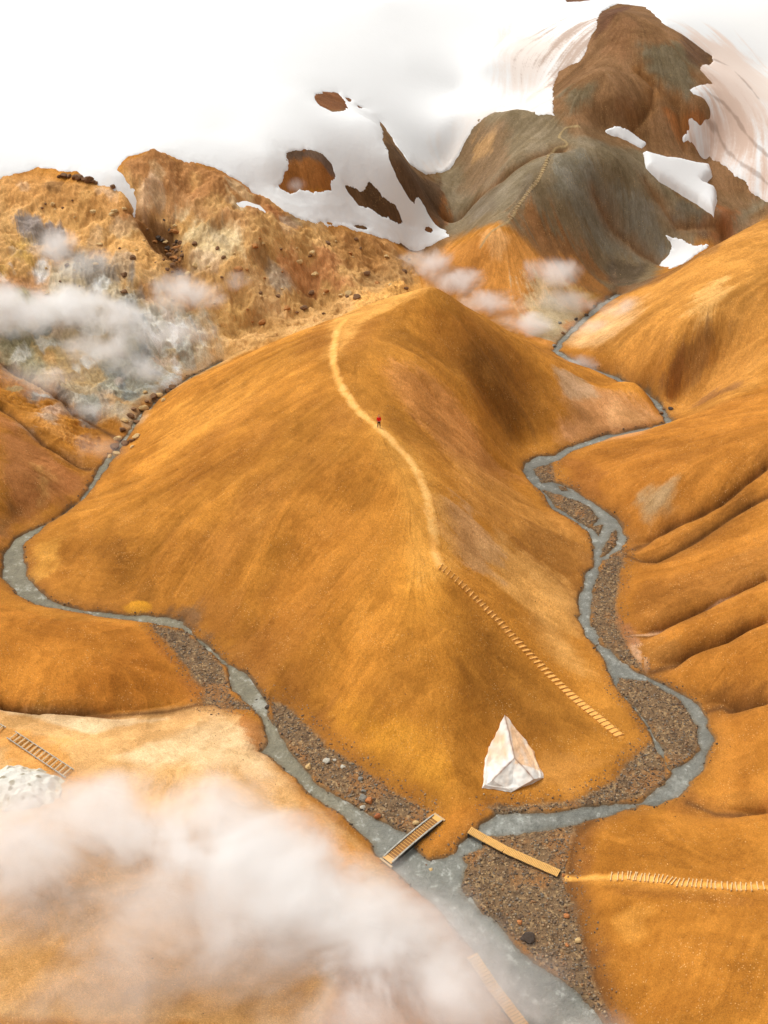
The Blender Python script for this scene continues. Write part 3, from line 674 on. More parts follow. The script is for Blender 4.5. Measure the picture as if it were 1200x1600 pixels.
def ground_mat(name, bumpd=.06):
    m, nt, b = new_mat(name)
    at = N(nt, 'ShaderNodeAttribute', attribute_name='tint'); tc = N(nt, 'ShaderNodeTexCoord')
    n1 = N(nt, 'ShaderNodeTexNoise', Scale=8.0, Detail=8.0, Roughness=.8); nt.links.new(tc.outputs['Object'], n1.inputs['Vector'])
    vo = N(nt, 'ShaderNodeTexVoronoi', Scale=3.2); nt.links.new(tc.outputs['Object'], vo.inputs['Vector'])
    mr = N(nt, 'ShaderNodeMapRange'); mr.inputs[1].default_value = .3; mr.inputs[2].default_value = .7; mr.inputs[3].default_value = .62; mr.inputs[4].default_value = 1.38
    nt.links.new(n1.outputs['Fac'], mr.inputs[0])
    mx = N(nt, 'ShaderNodeVectorMath', operation='SCALE'); nt.links.new(at.outputs['Color'], mx.inputs[0]); nt.links.new(mr.outputs[0], mx.inputs['Scale'])
    # scattered pale stones
    st = N(nt, 'ShaderNodeMapRange'); st.inputs[1].default_value = .22; st.inputs[2].default_value = .12; st.inputs[3].default_value = 0; st.inputs[4].default_value = .6
    nt.links.new(vo.outputs['Distance'], st.inputs[0])
    n3 = N(nt, 'ShaderNodeTexNoise', Scale=.35, Detail=3.0); nt.links.new(tc.outputs['Object'], n3.inputs['Vector'])
    m3 = N(nt, 'ShaderNodeMapRange'); m3.inputs[1].default_value = .48; m3.inputs[2].default_value = .62; nt.links.new(n3.outputs['Fac'], m3.inputs[0])
    mu = N(nt, 'ShaderNodeMath', operation='MULTIPLY'); nt.links.new(st.outputs[0], mu.inputs[0]); nt.links.new(m3.outputs[0], mu.inputs[1])
    mix = N(nt, 'ShaderNodeMix', data_type='RGBA'); nt.links.new(mu.outputs[0], mix.inputs['Factor'])
    nt.links.new(mx.outputs[0], mix.inputs['A']); mix.inputs['B'].default_value = tuple(lin(222, 180, 120)) + (1,)
    nt.links.new(mix.outputs['Result'], b.inputs['Base Color'])
    b.inputs['Roughness'].default_value = .95; b.inputs['Specular IOR Level'].default_value = .12
    n2 = N(nt, 'ShaderNodeTexNoise', Scale=2.6, Detail=9.0, Roughness=.7); nt.links.new(tc.outputs['Object'], n2.inputs['Vector'])
    bp = N(nt, 'ShaderNodeBump', Strength=.7, Distance=bumpd * 3); nt.links.new(n2.outputs['Fac'], bp.inputs['Height']); nt.links.new(bp.outputs[0], b.inputs['Normal'])
    return m

def snow_mat(name):
    m, nt, b = new_mat(name)
    at = N(nt, 'ShaderNodeAttribute', attribute_name='tint'); nt.links.new(at.outputs['Color'], b.inputs['Base Color'])
    b.inputs['Roughness'].default_value = .75; b.inputs['Specular IOR Level'].default_value = .15
    tc = N(nt, 'ShaderNodeTexCoord'); n2 = N(nt, 'ShaderNodeTexNoise', Scale=.9, Detail=8.0, Roughness=.6); nt.links.new(tc.outputs['Object'], n2.inputs['Vector'])
    bp = N(nt, 'ShaderNodeBump', Strength=.35, Distance=.2); nt.links.new(n2.outputs['Fac'], bp.inputs['Height']); nt.links.new(bp.outputs[0], b.inputs['Normal'])
    return m

def water_mat(name):
    m, nt, b = new_mat(name)
    tc = N(nt, 'ShaderNodeTexCoord')
    mp = N(nt, 'ShaderNodeMapping'); nt.links.new(tc.outputs['Object'], mp.inputs['Vector'])
    at = N(nt, 'ShaderNodeAttribute', attribute_name='tint')
    n1 = N(nt, 'ShaderNodeTexNoise', Scale=3.4, Detail=8.0, Roughness=.7, Distortion=.8); nt.links.new(mp.outputs[0], n1.inputs['Vector'])
    mr = N(nt, 'ShaderNodeMapRange'); mr.inputs[1].default_value = .6; mr.inputs[2].default_value = .74; mr.inputs[3].default_value = 0; mr.inputs[4].default_value = .5
    nt.links.new(n1.outputs['Fac'], mr.inputs[0])
    mix = N(nt, 'ShaderNodeMix', data_type='RGBA'); nt.links.new(mr.outputs[0], mix.inputs['Factor'])
    nt.links.new(at.outputs['Color'], mix.inputs['A']); mix.inputs['B'].default_value = tuple(lin(216, 218, 210)) + (1,)
    nt.links.new(mix.outputs['Result'], b.inputs['Base Color'])
    b.inputs['Roughness'].default_value = .3; b.inputs['IOR'].default_value = 1.33; b.inputs['Specular IOR Level'].default_value = .5
    n2 = N(nt, 'ShaderNodeTexNoise', Scale=3.2, Detail=6.0, Roughness=.65, Distortion=.5); nt.links.new(mp.outputs[0], n2.inputs['Vector'])
    bp = N(nt, 'ShaderNodeBump', Strength=1.0, Distance=.25); nt.links.new(n2.outputs['Fac'], bp.inputs['Height']); nt.links.new(bp.outputs[0], b.inputs['Normal'])
    return m
M_ground = ground_mat('ground_soil'); M_snow = snow_mat('old_snow'); M_water = water_mat('glacial_water'); M_gravel = ground_mat('gravel', .1)

def sheet(name, Zf, mask, col, mat):
    """a land sheet from the grid cells where mask is true"""
    if mask is None: q = np.ones((X.shape[0] - 1, X.shape[1] - 1), bool)
    else: q = mask[:-1, :-1] | mask[1:, :-1] | mask[:-1, 1:] | mask[1:, 1:]
    ii, jj = np.nonzero(q); nj = X.shape[1]
    quad = np.stack([ii * nj + jj, ii * nj + jj + 1, (ii + 1) * nj + jj + 1, (ii + 1) * nj + jj], 1)[:, ::-1]
    used = np.zeros(X.size, bool); used[quad.ravel()] = True
    remap = np.cumsum(used) - 1; quad = remap[quad].astype(np.int32)
    co = np.stack([X.ravel()[used], Y.ravel()[used], Zf.ravel()[used]], 1).astype(np.float32)
    me = bpy.data.meshes.new(name)
    me.vertices.add(len(co)); me.vertices.foreach_set('co', co.ravel())
    me.loops.add(quad.size); me.loops.foreach_set('vertex_index', quad.ravel())
    me.polygons.add(len(quad)); me.polygons.foreach_set('loop_start', np.arange(0, quad.size, 4, dtype=np.int32))
    me.polygons.foreach_set('use_smooth', np.ones(len(quad), bool))
    me.update(calc_edges=True)
    if col is not None:
        c = np.ones((len(co), 4), np.float32)
        c[:, :3] = col.reshape(-1, 3)[used] if col.ndim == 3 else col
        a = me.color_attributes.new('tint', 'FLOAT_COLOR', 'POINT'); a.data.foreach_set('color', c.ravel())
    me.materials.append(mat)
    o = bpy.data.objects.new(name, me); COL.objects.link(o)
    return o

land = sheet('hills', Zt, None, CK, M_ground); tag(land, kind='structure')

# ------------------------------------------------------------------ water
wc = np.empty(X.shape + (3,), np.float32); wc[:] = lin(134, 134, 124)
t_ = sstep(X, 2, -8)[..., None]; wc = wc * (1 - t_) + lin(138, 132, 110) * t_
sh = sstep(wat_n, .55, .0)[..., None]; wc = wc * (1 - .6 * sh) + lin(112, 98, 74) * .6 * sh
wn1 = fbm(X, Y, .8, 96, 5, .72); wc *= .86 * (1 + .8 * wn1 + .5 * fbm(X, Y, 6, 94, 3))[..., None]
wh = sstep(wn1 + .25 * fbm(X, Y, .35, 98, 3), .13, .24)
for px_, py_, r_ in ((205,688,1.6),(200,700,1.0),(222,648,1.0),(408,1100,1.6),(60,905,2.5),(800,1300,3),(990,1035,3),(1070,1240,4)):
    q_ = on_floor(px_, py_); wh = np.maximum(wh, sstep(1.2 - np.hypot(X - q_[0], Y - q_[1]) / r_ + wn1 * 3, .3, 1.1) * (.9 if r_ < 2 else .35))
wh = (wh * .38)[..., None]; wc = wc * (1 - wh) + lin(200, 202, 194) * wh
wz = WL + fbm(X, Y, .9, 95, 4) * .09
riv = sheet('river', wz, wat_n > -.6, wc.astype(np.float32), M_water); tag(riv, kind='structure')

# ------------------------------------------------------------------ snow
_f = sstep(RR, 285, 320); Zsn = blur(Zs, 40) * (1 - _f) + Zs * _f
sc_ = np.empty(X.shape + (3,), np.float32); sc_[:] = (.75, .745, .73)
def smix(m, c):
    m = np.clip(m, 0, 1)[..., None]; sc_[:] = sc_ * (1 - m) + np.asarray(lin(*c)) * m

def spoly(pl, c, k, soft=2.0, rag=1.0, stk=0.0):
    w3 = [p[:2] for p in sight(pl, Z0)]
    d = seg_dist(X, Y, w3, True) + rag * (nB * 8 + nC * 3) + .8 * L3 + .6 * L2 + stk * (L1 * 1.2 + L2 * 1.6 + L3)
    smix(sstep(d, -soft, soft) * k, c)
spoly([(800,60),(930,30),(935,60),(900,95),(868,115),(862,150),(870,178),(800,150),(780,100)], (216,196,180), .65, 6, .8, .9)
spoly([(860,50),(930,35),(920,70),(880,110),(860,110)], (150,122,102), .7, 4, 1, 1.3)
spoly([(1080,60),(1130,70),(1210,130),(1210,320),(1150,280),(1100,200),(1100,130)], (216,188,168), .75, 5, .8, .9)
spoly([(1100,140),(1150,170),(1210,220),(1210,300),(1170,260),(1120,190)], (200,168,146), .6, 4, .9, 1.2)
spoly([(690,255),(720,210),(770,170),(820,170),(700,262),(665,275)], (226,208,192), .5, 3, 1)
spoly([(-60,280),(0,270),(200,320),(150,290)], (228,220,206), .4, 2, 1)
smix(sstep(fbm(X, Y, 60, 201, 4) + L3 * .03, .02, .3) * .35, (232, 228, 220))
for pl in [[(1112,92),(1140,108),(1165,135),(1185,160)],[(1095,140),(1130,165),(1150,190),(1200,250)],[(1090,170),(1120,205),(1160,260),(1210,300)]]:
    d = line_dist([p[:2] for p in sight(pl, Z0)], None, 5.0) + nC * 1.2
    smix(sstep(-d, -.5, -.05) * .5, (140, 112, 94))

j2 = fbm(X, Y, 2.5, 97, 6, .62) * 1.8 + L2 * .06
sf = snow + j2
zs = Zsn + np.where(sf > 0, .12 + .7 * (1 - np.exp(-np.maximum(sf, 0) / 3.0)), .12 + sf * 1.2) + fbm(X, Y, 16, 99, 3) * .35 * sstep(snow, 0, 5)
so = sheet('snow_field', zs, sf > -.8, sc_, M_snow); tag(so, kind='structure')
SNL = ['small white snow patch lying on the brown shoulder of the left rocky hill', 'small white snow patch in the saddle below the brown cone',
       'thick white snow drift with a broken lower edge on the dark hill', 'ragged dirty snow patch at the foot of the dark slope']
for k, s in enumerate(sn2):
    T = (.3, .3, 1.5, .25)[k]
    sf = s + j2 * (.5, .5, .35, 1.3)[k]
    zz = Zsn + np.where(sf > 0, .12 + T * (1 - np.exp(-np.maximum(sf, 0) / (.8 if k != 2 else .5))), .2 + sf * 1.8)
    c = sc_.copy()
    o = sheet('snow_patch', zz, sf > -.5, c, M_snow); tag(o, SNL[k], 'snow patch', 'snow patches left on the slopes')


# ------------------------------------------------------------------ paths: trodden strips of pale soil
def path_sheet(name, pl, hw, c1, c2, lift=.05, fade=None):
    w3 = [p[:2] for p in sight(pl, Zt)]
    q = []
    for k in range(len(w3) - 1):                                        # Catmull-Rom through the points
        p0 = w3[max(k - 1, 0)]; p1 = w3[k]; p2 = w3[k + 1]; p3 = w3[min(k + 2, len(w3) - 1)]
        for s_ in range(6):
            t = s_ / 6
            q.append(tuple(.5 * (2*b + (c - a) * t + (2*a - 5*b + 4*c - d) * t*t + (-a + 3*b - 3*c + d) * t**3) for a, b, c, d in zip(p0, p1, p2, p3)))
    q.append(w3[-1])
    d = hw - line_dist(q, None, 6.0) + nD * .35 + nC * .3
    z = Zt + np.clip(d + .25, -.2, .06) * .5 + (lift - .05)
    c = np.empty(X.shape + (3,), np.float32); c[:] = lin(*c1)
    m = sstep(nC + nD * .8, -.2, .3)[..., None]; c = c * (1 - m) + lin(*c2) * m
    e = (sstep(d, -.25, hw * .9) * .95)[..., None]; c = c * e + CK * (1 - e)
    o = sheet(name, z, d > -.25, c.astype(np.float32), M_ground); tag(o, kind='structure'); return q
MAINPATH = [(540,500),(527,516),(521,545),(522,572),(533,604),(549,628),(574,655),(600,676),(620,696),(640,719),(655,743),(664,766),(671,791),(676,820),(679,858),(688,884)]
path_sheet('path', MAINPATH, .60, (232,166,84), (240,184,106))
path_sheet('path', [(905,198),(884,200),(874,214),(886,226),(862,240),(850,262),(838,286),(812,318),(795,345),(768,362),(752,385)], .24, (158,134,94), (172,148,104))

# ------------------------------------------------------------------ wood
M_wood = simple('new_larch', (214,164,92), .8, 1.3, .16, .2); M_wood2 = simple('weathered_wood', (186,160,122), .85, 2.0, .2, .2)
M_grey = simple('grey_timber', (168,164,152), .7, 1.5, .2, .2); M_dark = simple('dark_steel', (52,52,50), .6, 2, .3, .1)
M_deckb = simple('brown_deck', (150,104,56), .85, 2.5, .25, .2); M_pale = simple('bleached_logs', (220,188,138), .85, 2, .15, .1); M_soil = simple('packed_soil', (226,164,84), .95, 3, .15, .3)

class MB:
    def __init__(s): s.v = []; s.f = []
    def box(s, c, ax, ay, az, jit=0):
        """box from centre and three half-axis vectors"""
        c, ax, ay, az = map(Vector, (c, ax, ay, az)); n = len(s.v)
        for k in (-1, 1):
            for j in (-1, 1):
                for i in (-1, 1): s.v.append(c + ax * i + ay * j + az * k)
        s.f += [tuple(n + a for a in q) for q in ((0,2,3,1),(4,5,7,6),(0,1,5,4),(2,6,7,3),(0,4,6,2),(1,3,7,5))]
    def bar(s, a, b, w, h, up=(0, 0, 1)):
        a, b = Vector(a), Vector(b); d = b - a; L = d.length; d.normalize(); sd = d.cross(Vector(up)).normalized(); u = sd.cross(d)
        s.box((a + b) / 2, d * L / 2, sd * w / 2, u * h / 2)
    def tube(s, a, b, r0, r1=None, n=8):
        r1 = r0 if r1 is None else r1; a, b = Vector(a), Vector(b); d = (b - a).normalized()
        sd = d.orthogonal().normalized(); u = d.cross(sd); k0 = len(s.v)
        for p, r in ((a, r0), (b, r1)):
            for i in range(n):
                t = 2 * math.pi * i / n; s.v.append(p + sd * math.cos(t) * r + u * math.sin(t) * r)
        for i in range(n): s.f.append((k0 + i, k0 + (i + 1) % n, k0 + n + (i + 1) % n, k0 + n + i))
        s.f.append(tuple(k0 + i for i in reversed(range(n)))); s.f.append(tuple(k0 + n + i for i in range(n)))
    def build(s, name, mat, parent, bevel=0):
        org = parent.location if parent else Vector()
        o = obj_from(name, [v - org for v in s.v], s.f, mat, parent, smooth=False)
        if bevel:
            md = o.modifiers.new('bevel', 'BEVEL'); md.width = bevel; md.segments = 1; md.limit_method = 'ANGLE'
        return o
def gz(x, y): return float(bil(Zt, np.array(x), np.array(y)))
def g3(px, py): return Vector(sight([(px, py)], Zt)[0])

def horiz(v): v = Vector(v); v.z = 0; return v.normalized()

# ------------------------------------------------------------------ footbridge over the left stream
a = g3(606, 1350); b = g3(684, 1281)
a.z += .55; b.z += .25
br = empty('footbridge', (a + b) / 2); tag(br, 'narrow brown footbridge with grey side rails crossing the left stream', 'footbridge')
d = (b - a); L = d.length; dn = d.normalized(); sd = dn.cross(Vector((0, 0, 1))).normalized(); up = sd.cross(dn)
def arch(t): return up * (.16 * (1 - (2 * t - 1) ** 2))
def bp(t, s_=0, u=0): return a + d * t + arch(t) + sd * s_ + up * u
W = .52
for s_ in (-1, 1):
    m = MB()
    for k in range(8): m.bar(bp(k / 8, s_ * W, -.26), bp((k + 1) / 8, s_ * W, -.26), .07, .42)
    m.build('beam', M_dark, br)
    m = MB()
    for k in range(8): m.bar(bp(k / 8 + .002, s_ * (W + .03), .10), bp((k + 1) / 8 - .002, s_ * (W + .03), .10), .15, .11)
    m.build('side_rail', M_grey, br, .012)
m = MB(); n = 44
for k in range(2, n - 2):
    t = (k + .5) / n; m.box(bp(t, 0, .0), dn * (L / n * .40), sd * (W - .04), up * .025)
m.build('deck', M_deckb, br)
m = MB()
for k in range(3, n - 3, 2):
    t = (k + .5) / n; m.box(bp(t, 0, .042), dn * .028, sd * (W - .06), up * .016)
m.build('grip_batten', M_wood, br)
for t in (.02, .98):
    m = MB(); m.box(bp(t, 0, .02), dn * .28, sd * (W + .06), up * .035); m.build('end_board', M_wood, br, .01)
m = MB(); m.box(bp(-.035, .0, -.18), dn * .10, sd * (W + .28), up * .09); m.build('sill', M_wood2, br, .01)
m = MB(); m.box(bp(1.035, .0, -.05), dn * .10, sd * (W + .18), up * .07); m.build('sill', M_wood2, br, .01)
for t, s_, hh in ((.12, 1, .9), (.42, 1, .8), (.7, 1, .8), (.05, -1, .6), (.62, -1, .7)):
    m = MB(); p = bp(t, s_ * (W + .13), 0); m.tube(p - Vector((0, 0, .75)), p + Vector((0, 0, hh * .45)), .022); m.build('stake', M_dark, br)
for s_ in (-.35, .45):
    m = MB(); p = bp(.9, s_ + .3, -.4); m.tube(p, p + Vector((.15, .1, -.75)), .04); m.tube(p, p + Vector((-.3, -.2, -.6)), .03); m.build('strut', M_grey, br)

# ------------------------------------------------------------------ boardwalks
def boardwalk(name, pts, wd, label, cat, rise, pitch=.15, group=None):
    P3 = [g3(*p) for p in pts]
    if isinstance(rise, (int, float)): rise = [rise] * len(P3)
    base = min(p.z for p in P3)
    for p, r in zip(P3, rise): p.z += r
    root = empty(name, (P3[0] + P3[-1]) / 2); tag(root, label, cat, group)
    for k in range(len(P3) - 1):
        a, b = P3[k].copy(), P3[k + 1].copy(); d = (b - a); L = d.length; dn = d.normalized(); sd = dn.cross(Vector((0, 0, 1))).normalized(); up = sd.cross(dn)
        off = up * (.03 * (k % 2)); a += off; b += off
        m = MB(); n = int(L / pitch)
        for i in range(n):
            m.box(a + d * ((i + .5) / n), dn * (L / n * .40), sd * (wd / 2 + rnd.uniform(-.012, .012)), up * (.022 + rnd.uniform(-.002, .002)))
        m.build('plank_panel', M_wood, root)
        for s_ in (-.34, .34):
            m = MB(); m.bar(a + sd * s_ * wd - up * .10, b + sd * s_ * wd - up * .10, .07, .14); m.build('joist', M_dark, root)
        for s_ in (-1, 1):
            m = MB(); m.bar(a + sd * s_ * (wd / 2 - .03) - up * .055, b + sd * s_ * (wd / 2 - .03) - up * .055, .035, .06); m.build('edge_board', M_wood2, root)
        for t in (.06, .94):
            m = MB(); p = a + d * t - up * .16
            zg = gz(p.x, p.y)
            m.box((p.x, p.y, (p.z + zg - .25) / 2), dn * .07, sd * (wd * .42), Vector((0, 0, max(.04, (p.z - zg + .25) / 2)))); m.build('support', M_dark, root)
    return root
boardwalk('boardwalk', [(733,1302),(758,1315),(788,1331),(873,1368)], .92, 'pale slatted boardwalk laid over the gravel beside the river junction', 'boardwalk', [.5,.38,.36,.30])
boardwalk('boardwalk', [(737,1496),(772,1548),(824,1616)], 1.05, 'pale boardwalk half hidden in the foreground steam', 'boardwalk', [.35,.3,.3], .3)

# ------------------------------------------------------------------ log steps set in the slopes
def resample(pts, n):
    P3 = [g3(*p) for p in pts]; L = [0]
    for p, q in zip(P3[:-1], P3[1:]): L.append(L[-1] + (q - p).length)
    out = []
    for k in range(n):
        s_ = L[-1] * k / (n - 1); i = max(j for j in range(len(L) - 1) if L[j] <= s_ + 1e-6); t = (s_ - L[i]) / (L[i + 1] - L[i])
        out.append(P3[i].lerp(P3[i + 1], t))
    return out
def stairway(centres, length, label, matlog, h=.16, rot=None, tread=True, th_=.05, jit=.1, straight=False):
    root = empty('log_stairway', centres[0]); tag(root, label, 'steps', 'log stairways set in the slopes')
    n = len(centres)
    for k, c in enumerate(centres):
        nx = centres[min(k + 1, n - 1)] - centres[max(k - 1, 0)]
        dn = horiz(nx)
        if straight: dn = (horiz(centres[-1] - centres[0]) * .75 + dn * .25).normalized()
        if rot: 
            r_ = rot(k / (n - 1)) + rnd.uniform(-jit, jit)
            dn = Vector((dn.x * math.cos(r_) - dn.y * math.sin(r_), dn.x * math.sin(r_) + dn.y * math.cos(r_), 0))
        sd = Vector((-dn.y, dn.x, 0)); Lh = length / 2 * rnd.uniform(.92, 1.06)
        pa = c + sd * Lh; pb = c - sd * Lh
        zt = c.z + .02
        za, zb = gz(pa.x, pa.y), gz(pb.x, pb.y)
        zt = max(c.z, .5 * (za + zb)) + .05; tilt = max(-.4, min(.4, (za - zb) * .42))
        pa.z = zt + tilt; pb.z = zt - tilt
        m = MB(); m.bar(pa + Vector((0, 0, h * .2)), pb + Vector((0, 0, h * .2)), th_, h)
        for p in (pa.lerp(pb, .1), pa.lerp(pb, .9)): m.box(p + dn * (th_ * .9) + Vector((0, 0, -.05)), dn * .022, sd * .022, Vector((0, 0, .2)))
        m.build('step', matlog, root)
        if tread and k > 0:
            m = MB(); pv = centres[k - 1]; hi = pv if pv.z > c.z else c
            gap = (c - pv); gl = Vector((gap.x, gap.y, 0)).length
            lowc, hic = (c, pv) if c.z < pv.z else (pv, c)
            back = horiz(hic - lowc)
            cc = lowc + back * gl * .46; cc.z = (zt if lowc is c else lowc.z) + .06
            sv = Vector((-back.y, back.x, 0)) * (length * .45); sg = 1 if sv.dot(sd) > 0 else -1; sv.z = tilt * .9 * sg
            m.box(cc - Vector((0, 0, .12)), back * (gl * .42), sv, Vector((0, 0, .14)))
            m.build('tread', M_soil, root)
    return root
ST1 = [(689,886),(722,914),(752,944),(780,972),(806,1000),(830,1025),(855,1051),(880,1075),(905,1098),(930,1118),(950,1135),(968,1150)]
path_sheet('path', [(693,890)] + ST1[1:], .42, (214,148,66), (224,160,82), .06)
path_sheet('path', [(885,1372),(925,1371),(955,1371),(1010,1373),(1060,1380),(1100,1382),(1150,1386),(1200,1386)], .34, (220,156,72), (228,168,90))
stairway(resample(ST1, 48), 1.15, 'long flight of pale log steps down the right flank of the orange hill', M_wood, rot=lambda t: -.12 - .1 * t)
zx = [68,115,148,187,205,235,248,282,310,337,377,405,432,460,493,518,550,583,620,652,680,715,760,788,817,865,905,935,967,1002,1037,1077,1122,1167,1205,1245]
zy = [187,187,187,180,180,187,187,195,195,195,200,203,203,208,215,222,232,230,230,235,237,240,240,243,250,253,255,262,260,262,262,262,255,255,255,255]
stairway([g3(940 + u / 4.615, 1330 + v / 4.615) for u, v in zip(zx, zy)], 1.05, 'row of crooked pale log steps crossing the lower right slope', M_pale, rot=lambda t: .05 - .3 * math.exp(-((t - .42) / .1) ** 2), tread=False, th_=.06, jit=.08, h=.18, straight=True)
stairway(resample([(862,240),(850,262),(838,286),(812,318),(797,342)], 30), .9, 'tiny distant steps up the ridge of the grey hill', M_wood2, tread=False, h=.14, th_=.12)

# ------------------------------------------------------------------ timber ladder stairs, lower left
def ladder(rail_a, rail_b, n, label, lift=.25, endlift=None):
    A = [g3(*p) for p in rail_a]; B = [g3(*p) for p in rail_b]
    for p in A + B: p.z += lift
    root = empty('ladder_stairs', (A[0] + B[1]) / 2); tag(root, label, 'steps', 'timber ladder stairs on the pale bank')
    for q in (A, B):
        m = MB(); dd = (q[1] - q[0]).normalized() * .08; m.bar(q[0] - dd, q[1] + dd, .075, .13); m.build('rail', M_grey, root, .008)
    for k in range(n):
        t = (k + .5) / n; pa = A[0].lerp(A[1], t); pb = B[0].lerp(B[1], t)
        m = MB(); dn = (A[1] - A[0]).normalized(); sd = (pb - pa); 
        m.bar(pa + sd * .03 + Vector((0, 0, .02)), pb - sd * .03 + Vector((0, 0, .02)), .17, .05); m.build('tread', M_wood2, root, .006)
    for q in (A, B):
        for t in (.05, .5, .95):
            p = q[0].lerp(q[1], t); m = MB(); m.box(p - Vector((0, 0, .22)), (.04, 0, 0), (0, .04, 0), (0, 0, .28)); m.build('post', M_grey, root)
    return root
ladder([(25,1146),(115,1205)], [(12,1156),(102,1217)], 14, 'fourteen tread timber ladder stairs going down the pale bank beside the white mound')
ladder([(-60,1100),(9,1139)], [(-74,1112),(-3,1151)], 9, 'upper flight of timber stairs cut off by the left edge of the view')
ladder([(572,1428),(594,1430)], [(574,1446),(597,1450)], 4, 'short timber steps faintly showing through the steam below the footbridge', .15)

# ------------------------------------------------------------------ rocks
def rock_mesh(seed, flat=.7, sub=3, rough=.35):
    import bmesh
    bm = bmesh.new(); bmesh.ops.create_icosphere(bm, subdivisions=sub, radius=1.0)
    r_ = random.Random(seed); planes = []
    for _ in range(9):
        v = Vector((r_.gauss(0, 1), r_.gauss(0, 1), r_.gauss(0, 1))).normalized(); planes.append((v, r_.uniform(.55, .85)))
    from mathutils import noise
    off = Vector((seed * 3.7, seed * 1.3, 0))
    for v in bm.verts:
        p = v.co.copy()
        for nrm, dd in planes:
            e = p.dot(nrm) - dd
            if e > 0: p -= nrm * e * .9
        p *= 1 + rough * .4 * noise.noise(p * 2.2 + off) + rough * .15 * noise.noise(p * 6 + off)
        p.z *= flat; v.co = p
    me = bpy.data.meshes.new('boulder'); bm.to_mesh(me); bm.free(); return me
ROCK = {}
def rock_mat(key):
    if key not in ROCK:
        c = {'orange': (176,114,66), 'grey': (128,124,114), 'white': (184,178,162), 'tan': (196,164,112), 'dark': (74,62,52), 'brown': (118,86,58), 'rust': (150,88,52), 'ochre': (166,112,60)}[key]
        ROCK[key] = simple('rock_' + key, c, .9, 1.6, .35, .5, 5)
    return ROCK[key]
RM = {}
def boulder(px, py, r, key, label, group=None, seed=None, flat=.7, on=None, sink=.25):
    seed = seed if seed is not None else rnd.randint(0, 40)
    if (seed % 12, key) not in RM:
        me = rock_mesh(seed % 12 + 1); me.materials.append(rock_mat(key)); RM[(seed % 12, key)] = me
    o = bpy.data.objects.new('boulder', RM[(seed % 12, key)]); COL.objects.link(o)
    p = g3(px, py) if on is None else Vector(on)
    o.location = (p.x, p.y, p.z + r * (flat - sink) * .6); o.scale = (r * rnd.uniform(.9, 1.2), r * rnd.uniform(.85, 1.1), r * rnd.uniform(.8, 1.1))
    o.rotation_euler = (rnd.uniform(-.2, .2), rnd.uniform(-.2, .2), rnd.uniform(0, 6.28))
    if group:
        word = {'ochre': 'ochre yellow', 'grey': 'grey'}.get(key, key)
        label = label.replace('COLOUR', word).replace('SIZE', 'small' if r < .4 else 'medium sized' if r < .65 else 'large')
    tag(o, label, 'rock', group); return o
boulder(577, 1253, .52, 'orange', 'large orange boulder on the gravel bank above the footbridge', seed=1)
boulder(567, 1249, .5, 'grey', 'dark grey boulder touching the left side of the large orange boulder', seed=2)
boulder(567, 1262, .28, 'white', 'small whitish stone at the water edge below the large orange boulder', seed=3)
boulder(590, 1276, .36, 'rust', 'reddish orange rock at the water edge just upstream of the footbridge', seed=4)
boulder(510, 1190, .42, 'white', 'largest pale rock on the gravel beside the left stream', seed=5)
boulder(482, 1199, .38, 'tan', 'tan rock at the stream edge left of the largest pale rock', seed=6)
boulder(523, 1188, .22, 'white', 'small pale stone just right of the largest pale rock', seed=7)
boulder(536, 1199, .3, 'white', 'upright pale stone below and right of the largest pale rock', seed=8)
boulder(564, 1218, .34, 'grey', 'lone grey rock on the brown bank under the hill foot', seed=9)
boulder(568, 1236, .28, 'grey', 'grey rock between the lone grey rock and the large orange boulder', seed=10)
boulder(674, 1361, .36, 'tan', 'tan rock standing in the stream below the footbridge', seed=11)
boulder(666, 1354, .26, 'brown', 'brown rock in the stream left of the tan rock', seed=1)
boulder(650, 1287, .36, 'tan', 'tan rock beside the upper rail of the footbridge', seed=3)
boulder(824, 1466, .75, 'dark', 'large dark boulder on the lower gravel bar', seed=5, flat=.6)
boulder(885, 1432, .30, 'orange', 'orange rock in the gully right of the gravel bar', seed=2)
boulder(903, 1470, .34, 'tan', 'pale angular rock lowest in the gully right of the gravel bar', seed=8)
boulder(886, 1477, .2, 'orange', 'small orange stone left of the pale angular rock', seed=4)
boulder(812, 1442, .3, 'orange', 'orange stone on the gravel bar above the large dark boulder', seed=6)
boulder(880, 1368, .2, 'orange', 'small orange stone at the right end of the slatted boardwalk', seed=6)
for px, py, r in [(401,1095,.3),(406,1100,.24),(418,1106,.36),(414,1090,.2),(441,1147,.2),(398,1104,.2)]:
    boulder(px, py, r, 'dark', 'dark wet rock in the left stream rapids', 'dark rocks in the left stream rapids')
for px, py in [(196,694),(204,690),(186,686),(212,684),(190,672),(202,650),(210,642),(222,640),(196,660),(250,618),(262,612),(244,628),(270,604),(256,626),(180,712),(172,716),(232,628),(240,620),(226,612),(180,700),(216,660),(206,700)]:
    boulder(px + rnd.uniform(-3, 3), py + rnd.uniform(-2, 2), rnd.uniform(.4, .9), rnd.choice(['brown', 'tan']), 'SIZE COLOUR rock piled around the small waterfall', 'rocks around the small waterfall')
for px, py in [(872,505),(880,520),(900,500),(915,492),(930,480),(866,540),(950,470),(892,512),(1040,640),(1034,645),(1044,652),(1030,636),(1046,640)]:
    boulder(px + rnd.uniform(-3, 3), py + rnd.uniform(-2, 2), rnd.uniform(.25, .5), rnd.choice(['brown', 'grey', 'dark']), 'SIZE COLOUR rock in the upper right stream bed', 'rocks in the upper right stream bed')
